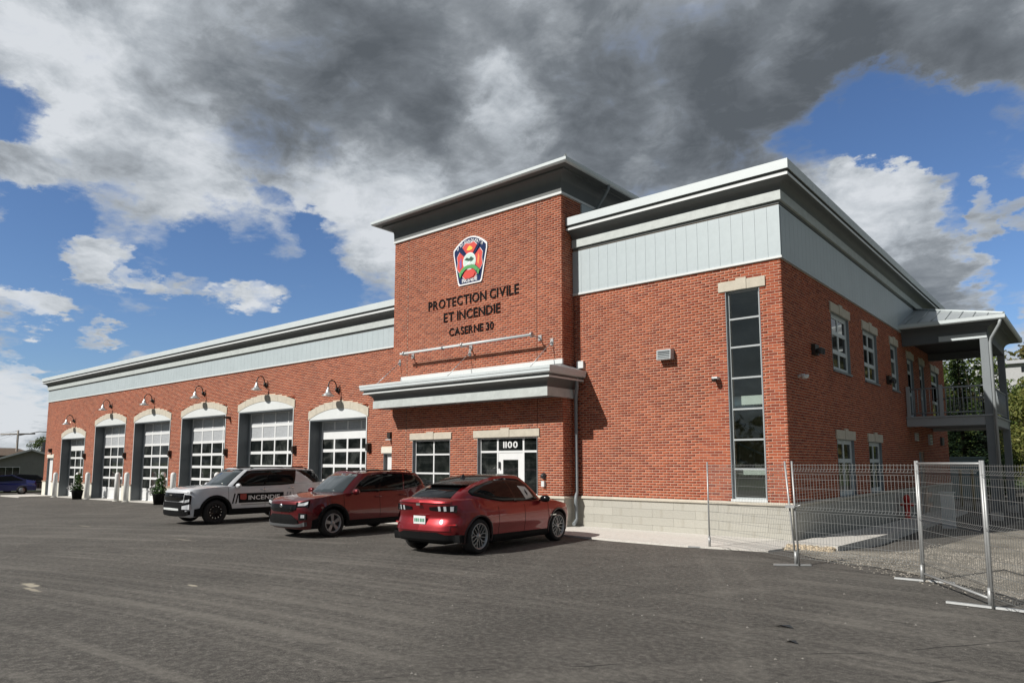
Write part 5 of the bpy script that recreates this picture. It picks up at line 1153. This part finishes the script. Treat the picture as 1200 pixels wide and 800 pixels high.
for s in (-1, 1): flat('ribbon_tail', [(cx+s*.36, cz-.30), (cx+s*.46, cz-.36), (cx+s*.40, cz-.52), (cx+s*.33, cz-.42)], CG, .0695)
def crest_text(word, width, z, h, name, arcr=None):
    q = MB()
    for vs, fs, xl, w_ in [L_ for L_ in layout(word, h, .003, width)]:
      for bx, bz, by in ((0, 0, 0),):
        mid = xl+w_/2-width/2
        if arcr:
            a = mid/arcr; ca, sa = math.cos(a), math.sin(a); o = (cx+arcr*sa, z-arcr+arcr*ca)
            pts = [(bx+o[0]+(v[0]-w_/2)*ca+v[1]*sa, TY-.045-by-v[2], bz+o[1]-(v[0]-w_/2)*sa+v[1]*ca) for v in vs]
        else: pts = [(bx+cx-width/2+xl+v[0], TY-.045-by-v[2], bz+z+v[1]) for v in vs]
        q.add(pts, fs)
    return q.build(name, CW, t_, recalc=False)
crest_text('SAINT-JEAN-DE-MATHA', 1.16, 8.80, .105, 'arched_text', .88); crest_text('INCENDIE', .66, 7.52, .125, 'base_text')
for dx in np.linspace(-.16, .14, 6): MB().box(cx+dx, cx+dx+.03, TY-.085, TY-.079, cz-.18+.02*math.cos(dx*6), cz-.13+.02*math.cos(dx*6)).build('ribbon_mark', CW, t_)
# ------------------------------------------------------------------ bollards, planters
q = MB().lathe([(0, 0), (.13, 0), (.13, 1.46), (.11, 1.53), (.06, 1.58), (0, 1.59)], n=16); BOLM = mat('bollard_paint', (.74, .75, .74), .55, var=.14, scale=5)
first = None
BN = ['leftmost white bollard, beside the far side door', 'white bollard in front of the leftmost bay door by the first planter', 'white bollard left of the pier between the first and second bay doors', 'white bollard at the right jamb of the second bay door', 'white bollard at the left jamb of the third bay door', 'white bollard at the right jamb of the third bay door, behind the second planter', 'white bollard at the left jamb of the fourth bay door', 'white bollard just left of the white patrol SUV hood, at the fifth bay']
for (x, l) in zip((-51.95, -48.05, -46.48, -42.12, -40.87, -36.52, -35.35, -31.0), BN):
    y = 16.05; z = zg(x, y)
    t_ = thing('bollard', l, 'bollard', (x, y, z), 'bollards guarding the bay doors'); o = bpy.data.objects.new('pipe', first.data) if first else q.build('pipe', BOLM, local(t_))
    if first: COL.objects.link(o); o.parent = t_
    else: first = o
    ORG[t_] = Vector((x, y, z)); MB().lathe([(.0, 0), (.20, 0), (.20, .02), (0, .02)], (x, y, z+.001), 14).build('base_collar', CONC, t_)
LEAFD = leaf_mat('planter_leaves', [(.02, .05, .015), (.05, .11, .03), (.11, .17, .05)]); PETAL = mat('petals', (.72, .70, .72), .6, var=.1)
def leaves(m, c, rad, n, s_, seed, flat_=1.0, up=.3):
    rr = random.Random(seed)
    for k in range(n):
        d = Vector((rr.gauss(0, 1), rr.gauss(0, 1), rr.gauss(0, 1))).normalized()*(rr.random()**.4); p = Vector(c)+Vector((d.x*rad[0], d.y*rad[1], d.z*rad[2]))
        a = Vector((rr.gauss(0, 1), rr.gauss(0, 1), rr.gauss(0, 1)*flat_)).normalized(); b = a.cross(Vector((rr.gauss(0, 1), rr.gauss(0, 1), rr.gauss(0, 1)+up))).normalized(); q_ = s_*rr.uniform(.6, 1.3)
        m.add([p-a*q_, p+b*q_*.45, p+a*q_, p-b*q_*.45], [(0, 1, 2, 3)])
for i, (x, l) in enumerate(((-46.95, 'black planter of flowers in front of the leftmost bays, half hiding the door'), (-36.0, 'black planter of flowers left of the white patrol SUV'))):
    y = 15.7; z = zg(x, y); t_ = thing('flower_planter', l, 'planter', (x, y, z), 'black flower planters')
    MB().lathe([(0, 0), (.24, 0), (.31, .50), (.34, .54), (.30, .54), (.27, .50), (0, .48)], (x, y, z), 20).build('pot', BLACKP, t_)
    m = MB(); leaves(m, (x, y, z+.70), (.36, .3, .26), 260, .08, 3+i); leaves(m, (x+.05, y, z+1.15), (.22, .2, .45), 170, .09, 13+i); leaves(m, (x-.45, y-.1, z+.62), (.25, .2, .22), 90, .07, 23+i); m.build('foliage', LEAFD, t_, recalc=False)
    m = MB(); leaves(m, (x-.15, y-.12, z+.72), (.5, .35, .26), 130, .045, 33+i); leaves(m, (x-.5, y-.2, z+.62), (.25, .2, .2), 50, .045, 43+i); m.build('flowers', PETAL, t_, recalc=False)
    MB().tube([(x, y, z+.5), (x+.02, y, z+1.1), (x+.05, y, z+1.7)], .012, 5).build('stem', mat('stem', (.06, .08, .03), .8), t_)
# ------------------------------------------------------------------ temporary fence
FW = mat('fence_wire', (.26, .27, .27), .45, metal=.5, var=.15, scale=10); FT = mat('fence_tube', (.38, .39, .39), .45, metal=.4, var=.14, scale=12)
def fence(p0, p1, label, lean0=(0, 0), lean1=(0, 0), frame=False, H_=1.80):
    p0, p1 = Vector((*p0, zg(*p0))), Vector((*p1, zg(*p1))); t_ = thing('mesh_fence', label, 'fence', tuple(p0), 'temporary mesh fence panels'); L = (p1-p0).length; dirv = (p1-p0).normalized(); nrm = Vector((dirv.y, -dirv.x, 0))
    def at(s, z, d=0):
        k = s/L; ln = Vector((lerp(lean0[0], lean1[0], k), lerp(lean0[1], lean1[1], k), 0))*(z/H_); return p0+dirv*s+ln+nrm*d+Vector((0, 0, z))
    for s in (0, L): MB().tube([at(s, .0), at(s, H_+.02)], .0175, 8).build('post', FT, t_)
    if frame:
        for z in (.12, H_-.02): MB().tube([at(0, z), at(L, z)], .017, 8).build('frame_tube', FT, t_)
    # folded mesh: straight wires with V folds near top, middle and bottom
    zz = [.14]; folds = [.24, .98, 1.64] if not frame else [.30, .95, 1.66]
    prof = [(.14, 0)]
    for z in folds: prof += [(z-.045, 0), (z, .045), (z+.045, 0)]
    prof += [(H_-.03, 0)]; n = int(L/.052)
    vm_ = MB().tube([(0, d, z) for z, d in prof], .0026, 3, smooth=False).build('t', FW, local(thing('t', None, None, (0, 0, 0))))
    me = vm_.data; e = vm_.parent; bpy.data.objects.remove(vm_); bpy.data.objects.remove(e); rz = math.atan2(dirv.y, dirv.x)
    for k in range(1, n):
        s = L*k/n; o = inst(me, 'vertical_wire', t_, at(s, 0)-Vector((0, 0, 0)), rz+math.pi); ln = at(s, H_)-at(s, 0)
        o.rotation_euler = (-ln.y*0-math.atan2(-(ln.x*nrm.x+ln.y*nrm.y), H_)*-1*0, 0, rz+math.pi)
        if abs(ln.x)+abs(ln.y) > .001:
            o.rotation_mode = 'QUATERNION'; o.rotation_quaternion = Vector((0, 0, 1)).rotation_difference(ln.normalized()) @ Matrix.Rotation(rz+math.pi, 3, 'Z').to_quaternion()
    hz = sorted([.14, .42, .60, .78, 1.16, 1.34, 1.50, H_-.05]+[z for f_ in folds for z in (f_-.045, f_, f_+.045)])
    for z in hz:
        d = .045 if z in folds else 0; MB().tube([at(.02, z, d), at(L-.02, z, d)], .0032, 4, smooth=False).build('horizontal_wire', FW, t_)
    return t_
f0, f1, f2, f3, f4 = (-6.58, 14.36), (-4.28, 12.82), (-2.26, 12.38), (-1.22, 10.66), (-.05, 8.9)
fence(f0, f1, 'mesh fence panel in front of the sunlit block wall, farthest left', (0, 0), (-.13, .02))
fence((f1[0]+.05, f1[1]), f2, 'mesh fence panel before the concrete walkway, second from the left', (-.05, 0), (0, 0))
fence((f2[0]+.03, f2[1]-.03), f3, 'mesh fence panel with bright tube frame top and bottom, third from the left', frame=True)
fence((f3[0]+.03, f3[1]-.05), f4, 'nearest mesh fence panel, cut by the right edge of the picture')
for (x, y), a, l, L0, L1 in ((f0, 200, 'flat fence foot at the leftmost fence post', .45, .12), (f1, 215, 'flat fence foot under the leaning posts', .38, .25), (f2, 2, 'flat fence foot left of the framed panel', -.38, .42), (f3, -4, 'nearest flat fence foot', -.48, .50)):
    z = zg(x, y); t_ = thing('steel_fence_base', l, 'fence foot', (x, y, z), 'feet of the temporary fence'); u = Vector((math.cos(R(a)), math.sin(R(a)), 0)); v = Vector((-u.y, u.x, 0)); p = Vector((x, y, z)); q = MB()
    A, B = p-u*abs(L0) if L0 < 0 else p+u*L0, p+u*L1 if L0 < 0 else p-u*L1
    q.add([A-v*.035+Vector((0, 0, .006)), B-v*.035+Vector((0, 0, .006)), B+v*.035+Vector((0, 0, .006)), A+v*.035+Vector((0, 0, .006)), A-v*.03+Vector((0, 0, .032)), B-v*.03+Vector((0, 0, .032)), B+v*.03+Vector((0, 0, .032)), A+v*.03+Vector((0, 0, .032))], [(0, 3, 2, 1), (4, 5, 6, 7), (0, 1, 5, 4), (1, 2, 6, 5), (2, 3, 7, 6), (3, 0, 4, 7)]); q.build('bar', FT, t_)
    MB().tube([p+Vector((0, 0, .03)), p+Vector((0, 0, .25))], .028, 8).build('socket', FT, t_)
# couplers on the leaning posts
t_ = thing('fence_coupler', 'small clamp joining the two leaning fence posts', 'clamp', (-4.3, 12.8, 1.0)); MB().box(-4.40, -4.24, 12.74, 12.86, 1.0, 1.05).build('clamp', GALV, t_); MB().tube([(-4.24, 12.75, 1.02), (-4.12, 12.70, 1.06)], .012, 5).build('bolt', GALV, t_)
# things in the side yard
hx, hy = -5.25, 27.0; t_ = thing('fire_hydrant', 'red fire hydrant in the shade beside the station wall', 'hydrant', (hx, hy, -.13)); HR = mat('hydrant_red', (.55, .03, .02), .45, var=.1)
MB().lathe([(0, 0), (.16, 0), (.16, .05), (.09, .06), (.09, .62), (.12, .64), (.12, .70), (.08, .80), (.03, .84), (0, .85)], (hx, hy, -.13), 16).build('barrel', HR, t_)
for s in (-1, 1): MB().lathe([(0, s*.06), (.055, s*.06), (.055, s*.20), (0, s*.21)], (hx, hy, .38), 12, 'x').build('outlet', HR, t_)
t_ = thing('utility_pedestal', 'pale grey utility cabinet standing in the side yard', 'utility box', (-3.7, 24.4, -.13)); MB().box(-3.82, -3.50, 24.2, 24.45, -.13, .90).build('cabinet', TRIM, t_); MB().box(-3.85, -3.47, 24.17, 24.48, .90, .93).build('lid', TRIM, t_)
t_ = thing('transformer_box', 'pale blue green transformer box behind the station', 'transformer', (-6.1, 45, -.13)); TB = mat('transformer_paint', (.22, .33, .33), .5); MB().box(-6.7, -5.0, 44.2, 45.6, -.13, 2.0).build('cabinet', TB, t_); MB().box(-6.75, -4.95, 44.15, 45.65, 2.0, 2.08).build('lid', TB, t_)
for x, l in ((-4.95, 'yellow brown post left of the transformer'), (-4.2, 'yellow brown post right of the transformer')):
    t_ = thing('marker_post', l, 'post', (x, 36.5 if x < -4.5 else 34, -.13)); y = t_.location.y; MB().tube([(x, y, -.13), (x, y, 1.5)], .06, 8).build('pipe', mat('ochre', (.30, .24, .10), .7), t_)
# ------------------------------------------------------------------ trees
BARK = mat('bark', (.08, .06, .045), .95, var=.3, scale=12)
def spruce(h, R0, seed):
    rr = random.Random(seed); m = MB(); n = int(h*9)
    for k in range(n):
        z = h*(.06+.93*(k/n)); r = R0*(1-z/h)**.85+.08; nb = 9
        for b in range(nb):
            a = rr.uniform(0, 6.283); L = r*rr.uniform(.55, 1.12); droop = rr.uniform(.10, .32)
            for s in range(max(3, int(L/.22))):
                t_ = (s+.6)/max(3, int(L/.22)); px = Vector((math.cos(a)*L*t_, math.sin(a)*L*t_, z-droop*L*t_*t_+.05)); w = .11+.20*(1-t_)*min(1, L)
                for sg in (-1, 1):
                    tdir = Vector((-math.sin(a)*sg, math.cos(a)*sg, rr.uniform(-.5, .1)))+Vector((math.cos(a), math.sin(a), -.1))*.6
                    m.add([px, px+Vector((math.cos(a), math.sin(a), -.1))*.13+tdir*.03, px+tdir*w*rr.uniform(.7, 1.3), px-Vector((math.cos(a), math.sin(a), .3))*.07], [(0, 1, 2, 3)])
    for k in range(4): m.add([(0, 0, h-.3), (.05*math.cos(k*1.57), .05*math.sin(k*1.57), h-.2), (0, 0, h+.25)], [(0, 1, 2)])
    return m
def broad(h, R0, seed, clumps=46, leaf=.16, per=95):
    rr = random.Random(seed); m = MB(); w = MB(); cs = []
    w.tube([(0, 0, 0), (.05, .02, h*.3), (.0, .08, h*.62)], [.20*h/8, .14*h/8, .06*h/8], 7)
    for k in range(clumps):
        z = h*rr.uniform(.22, .97); q_ = math.sqrt(max(0, 1-((z/h-.55)/.5)**2)); a = rr.uniform(0, 6.283); r = R0*q_*math.sqrt(rr.random()); c = (r*math.cos(a), r*math.sin(a), z); cs.append(c)
        leaves(m, c, (h*.085, h*.085, h*.07), per, leaf, seed*100+k)
        if k % 4 == 0: w.tube([(0, 0, h*rr.uniform(.2, .5)), (c[0]*.5, c[1]*.5, z*.8), c], [.05*h/8, .03*h/8, .012], 5)
    return m, w
NEED = leaf_mat('spruce_needles', [(.008, .018, .010), (.02, .042, .020), (.05, .085, .03)], .1); LEAFG = leaf_mat('leaves_green', [(.03, .06, .012), (.075, .12, .025), (.16, .20, .05)]); LEAFY = leaf_mat('leaves_yellow_green', [(.06, .08, .02), (.15, .17, .04), (.26, .25, .08)])
PROTO = {}
def plant_tree(kind, x, y, z, h, label, group, rz=0):
    if kind not in PROTO:
        if kind.startswith('spruce'): m = spruce(10, 2.3, hash(kind) % 7+int(kind[-1])); w = MB().tube([(0, 0, -.3), (0, 0, 9.3)], [.16, .03], 7); H0 = 10
        else: H0 = 9; m, w = broad(9, {'b': 3.4, 'h': 2.3}[kind[0]], 5+int(kind[-1]), per=110 if kind[0] == 'b' else 120)
        t_ = thing('spruce_tree' if kind.startswith('spruce') else 'leafy_tree', label, 'tree', (0, 0, 0)); lf = NEED if kind.startswith('spruce') else (LEAFY if kind[0] == 'h' else LEAFG)
        m.build('crown', lf, t_, recalc=False); w.build('trunk', BARK, t_); PROTO[kind] = (t_, H0); used = False
    else: t0, H0 = PROTO[kind]; t_ = copy_tree(t0)
    t_.location = (x, y, z); k = h/H0; t_.scale = (k, k, k); t_.rotation_euler.z = rz; t_['label'] = label; t_['group'] = group
    return t_
GT = 'trees behind the station'
for i, (kind, az, d, h, l) in enumerate([
    ('spruce1', -8.9, 56, 9.4, 'tall dark spruce seen left under the balcony roof, against the station corner'), ('spruce2', -7.4, 54, 9.9, 'tall dark spruce seen in the middle under the balcony roof'), ('spruce1', -6.1, 62, 8.6, 'dark spruce behind the balcony rail beside the front post'),
    ('spruce2', -8.2, 60, 7.2, 'lower spruce between the two tall ones behind the balcony'), ('b1', -6.6, 74, 11.5, 'bright green leafy tree showing above the spruces behind the balcony'), ('b2', -4.9, 66, 8.5, 'leafy tree between the balcony posts'),
    ('h1', -3.9, 50, 6.2, 'yellow green leafy tree right of the far balcony post'), ('h2', -2.5, 47, 6.6, 'yellow green leafy tree at the right edge of the picture'), ('spruce1', -3.0, 44, 4.4, 'small dark spruce below the yellow green trees'), ('spruce2', -1.7, 42, 4.9, 'small dark spruce at the right edge behind the fence'),
    ('h1', -1.2, 52, 7.4, 'yellow green leafy tree just beyond the right edge'), ('spruce2', -5.4, 48, 4.6, 'low spruce between the balcony posts'), ('b1', -.2, 60, 8.5, 'leafy tree beyond the right edge')]):
    plant_tree(kind, d*math.sin(R(az)), d*math.cos(R(az)), -.3, h, l, GT, rz=i*1.3)
# wooded hill with a pale long roof on it
hill = MB(); g = []
for i in range(25):
    x = -70+i*12; row = []
    for j in range(16):
        y = 95+j*16; k = max(0, min(1, (y-95)/110)); row.append((x, y, -1.2+30*k*k*(3-2*k)*(.75+.25*math.sin(x*.03+1))*max(0, min(1, (x+62)/60))))
    g.append(row)
hill.grid(g).build('wooded_hill', mat('hill_ground', (.05, .06, .025), .95, var=.4, scale=.1), kind='structure')
def hz_(x, y):
    k = max(0, min(1, (y-95)/110)); return -1.2+30*k*k*(3-2*k)*(.75+.25*math.sin(x*.03+1))*max(0, min(1, (x+62)/60))
m = MB(); rr = random.Random(9)
for k in range(520):
    x = rr.uniform(-45, 40); y = rr.uniform(110, 230); z = hz_(x, y); r = rr.uniform(2.0, 3.8)
    if -22 < x < 6 and 150 < y < 172: continue
    leaves(m, (x, y, z+r*1.2), (r, r, r*1.3), 60, .8, 5000+k)
m.build('hill_forest', leaf_mat('hill_leaves', [(.03, .045, .015), (.08, .085, .025), (.17, .13, .04)]), kind='stuff', label='mixed autumn tinted forest covering the hill far behind the station', cat='forest', recalc=False)
t_ = thing('white_shed', 'long white building on the wooded hill at the right edge', 'building', (-6, 160, hz_(-6, 160)))
z = hz_(-6, 160)+2.6; MB().box(-18, 2, 158, 166, z-5, z+1.8).build('wall', mat('shed_white', (.42, .43, .43), .6), t_); q = MB(); q.prism([(157.2, z+1.8), (166.8, z+1.8), (162, z+3.0)], 'x', -18.6, 2.6); q.build('roof', MATS['shed_white'], t_)
for x in (-15, -10, -5, -1): MB().box(x-.7, x+.7, 157.93, 157.99, z+.2, z+1.2).build('window', GLASS, t_)
# ------------------------------------------------------------------ far left: houses, cars, pole
GL = -.44-.05
def polar(az, d): return d*math.sin(R(az)), d*math.cos(R(az))
def house(az, d, w, dep, hw, ridge, mw, mr_, name, label, rz, winx=(), chimney=True):
    x, y = polar(az, d); t_ = thing(name, label, 'house', (x, y, GL-.2), rz=R(rz)); local(t_)
    wl = MB().prism([(-w/2, 0), (w/2, 0), (w/2, hw), (0, ridge), (-w/2, hw)], 'y', -dep/2, dep/2).build('wall', mw, t_)
    n = int(hw/.22)
    for k in range(n+6):
        zz = .2+k*.22; hw2 = w/2 if zz < hw else w/2*(ridge-zz)/(ridge-hw)
        if hw2 > .3: MB().box(-hw2+.02, hw2-.02, -dep/2-.022, -dep/2-.001, zz, zz+.19).build('clapboard', mw, wl)
    s = (ridge-hw)/(w/2); q = MB()
    for sg in (-1, 1): q.prism([(sg*(w/2+.5), hw-.5*s), (0, ridge), (0, ridge+.16), (sg*(w/2+.5), hw-.5*s+.16)], 'y', -dep/2-.5, dep/2+.4)
    r_ = q.build('roof', mr_, t_); q = MB()
    for sg in (-1, 1): q.prism([(sg*(w/2+.52), hw-.52*s-.02), (sg*.01, ridge-.02), (sg*.01, ridge+.17), (sg*(w/2+.52), hw-.52*s+.17)], 'y', -dep/2-.55, -dep/2-.503)
    q.build('barge_board', WHITE, r_)
    if chimney: MB().box(w*.1, w*.1+.6, 0, .6, ridge-.8, ridge+1.0).build('chimney', mw, r_)
    for x0 in winx:
        f_ = MB().box(x0-.9, x0+.9, -dep/2-.06, -dep/2-.025, 1.1, 2.1).build('window', WHITE, t_)
        for k in range(3): MB().box(x0-.84+k*.58, x0-.30+k*.58, -dep/2-.075, -dep/2-.061, 1.17, 2.03).build('pane', GLASS, f_)
    return t_
HG = mat('house_grey', (.27, .27, .265), .7, var=.1); HB = mat('shingle_dark', (.05, .045, .04), .9, var=.2); HBR = mat('shingle_brown', (.12, .085, .06), .9, var=.25); HD = mat('house_dark', (.035, .03, .03), .8, var=.2)
house(-74.15, 92, 7.2, 9, 2.5, 3.75, HG, HB, 'grey_house', 'grey clapboard house with white edged gable roof beyond the left end of the station', 72, (-1.8,))
house(-78.5, 96, 9.5, 12, 3.2, 4.0, HD, HBR, 'brown_roofed_house', 'dark house with brown roof at the left edge of the picture', 12, (), False)
house(-81.5, 100, 10, 12, 3.0, 4.2, HG, HB, 'far_house', 'house just beyond the left edge', 10, (0,), False)
def pole(az, d, h, label, arm=True, name='utility_pole'):
    x, y = polar(az, d); t_ = thing(name, label, 'pole', (x, y, GL)); MB().tube([(x, y, GL), (x, y, GL+h)], [.14, .10], 8).build('shaft', mat('weathered_wood', (.35, .32, .28), .9), t_)
    ux, uy = math.cos(R(az)), -math.sin(R(az))
    MB().tube([(x-ux*1.6, y-uy*1.6, GL+h-.5), (x+ux*1.6, y+uy*1.6, GL+h-.35)], .08, 6).build('crossarm', mat('weathered_wood'), t_)
    if arm: MB().tube([(x, y, GL+h-.6), (x+ux*2, y+uy*2, GL+h-.1), (x+ux*5.5, y+uy*5.5, GL+h-.35)], .05, 6).build('lamp_arm', GALV, t_); MB().tube([(x+ux*5.2, y+uy*5.2, GL+h-.36), (x+ux*6.3, y+uy*6.3, GL+h-.42)], [.10, .14], 8).build('lamp_head', GALV, t_)
    return t_
pole(-75.1, 96, 5.9, 'pale utility pole with cross arm and lamp arm before the houses'); pole(-73.75, 130, 6.0, 'thin dark pole close to the left end of the station', False)
q = MB(); a0 = polar(-75.1, 96); 
for dz in (0, .35):
    for s in (-1, 1): pts = [(a0[0]+(-18-a0[0])*0+t*30*s*.2-70*t, a0[1]+8*t*s+t*-10, GL+5.5+dz-1.8*math.sin(t*math.pi)) for t in np.linspace(0, 1, 12)]; q.tube(pts, .012, 3)
q.build('overhead_wires', DARKM, loc=(a0[0], a0[1], 6), label='overhead wires running left from the utility pole', cat='wires')
for i, (kind, az, d, h, l) in enumerate([('b1', -73.5, 105, 5.6, 'green tree peeking past the left corner of the station'), ('b2', -83, 110, 8, 'tree beyond the left edge'), ('h1', -79.6, 84, 2.6, 'dark bush before the brown roofed house')]):
    x, y = polar(az, d); plant_tree(kind, x, y, GL-.2, h, l, 'trees near the far houses', rz=i)
q = MB()
for az in range(-86, -70): x, y = polar(az, 66); x2, y2 = polar(az+1, 66); q.add([(x, y, GL-.3), (x2, y2, GL-.3), (x2, y2, GL+.10), (x, y, GL+.10), (x*1.03, y*1.03, GL-.3), (x2*1.03, y2*1.03, GL-.3), (x2*1.03, y2*1.03, GL+.10), (x*1.03, y*1.03, GL+.10)], [(0, 1, 2, 3), (3, 2, 6, 7), (4, 7, 6, 5)])
q.build('grass_verge', mat('verge', (.05, .07, .025), .95, var=.3), kind='structure')
def far_car(az, d, rz, m, name, label, L=4.5):
    x, y = polar(az, d); t_ = thing(name, label, 'car', (x, y, GL+.06), 'cars parked by the far houses', rz=R(rz)); local(t_)
    side = [(-2.2, .28), (2.15, .28), (2.22, .55), (2.05, .72), (1.15, .88), (.45, 1.30), (-.75, 1.40), (-1.6, 1.05), (-2.15, .95), (-2.25, .6)]
    b = MB(); n = len(side)
    for k, (yy, sc_) in enumerate(((-.86, 0), (-.80, 1), (.80, 1), (.86, 0))):
        for px, pz in side: b.v.append((px*(1 if sc_ else .97), yy*(.80 if pz > 1.0 else 1), pz if sc_ else min(pz, .8)+.0))
    for k in range(3):
        for i in range(n): b.f.append((k*n+i, k*n+(i+1) % n, (k+1)*n+(i+1) % n, (k+1)*n+i)); b.sm.append(False)
    b.f += [tuple(range(n)), tuple(3*n+i for i in range(n))]; b.sm += [False]*2; b.build('body', m, t_)
    for s in (-1, 1):
        q = MB(); q.add([(1.0, s*.83, .90), (.42, s*.68, 1.26), (-.72, s*.68, 1.34), (-1.45, s*.80, 1.0)], [(0, 1, 2, 3)]); q.build('side_window', CGLASS, t_)
        for wx in (1.38, -1.38):
            o = MB().lathe([(0, -.1), (.2, -.11), (.31, -.1), (.32, 0), (.31, .1), (.2, .11), (0, .1)], (wx, s*.80, .32), 20, 'y').build('wheel', TYRE, t_)
            MB().lathe([(0, s*.115), (.18, s*.115), (.19, s*.10)], (wx, s*.80, .32), 14, 'y').build('rim', RIMS, o)
    q = MB(); q.add([(1.16, -.70, .90), (1.16, .70, .90), (.50, .6, 1.29), (.50, -.6, 1.29)], [(0, 1, 2, 3)]); q.v = [(a+.02, b_, c_+.012) for a, b_, c_ in q.v]; q.build('windscreen', CGLASS, t_)
BLUEP = paint('blue_paint', (.015, .02, .14), .3); BLK = paint('black_paint', (.01, .01, .012), .2)
far_car(-75.95, 61.5, 255, BLUEP, 'blue_sedan', 'dark blue sedan parked at the left edge of the picture'); far_car(-74.25, 66, 75, BLK, 'black_sedan', 'black car parked right of the blue sedan, beyond the station end')
# far trees line on the horizon behind the lot (seen only as reflections and from the side)
m = MB(); rr = random.Random(21)
for k in range(240):
    a = R(rr.uniform(95, 262)); d = rr.uniform(75, 110); r = rr.uniform(2.5, 4.5); leaves(m, (d*math.sin(a), d*math.cos(a), r), (r, r, r*1.3), 40, 1.0, 9000+k)
m.build('distant_tree_line', mat('tree_line', (.04, .06, .02), .9, var=.3, scale=.2), kind='stuff', label='tree line across the far side of the lot', cat='trees', recalc=False)
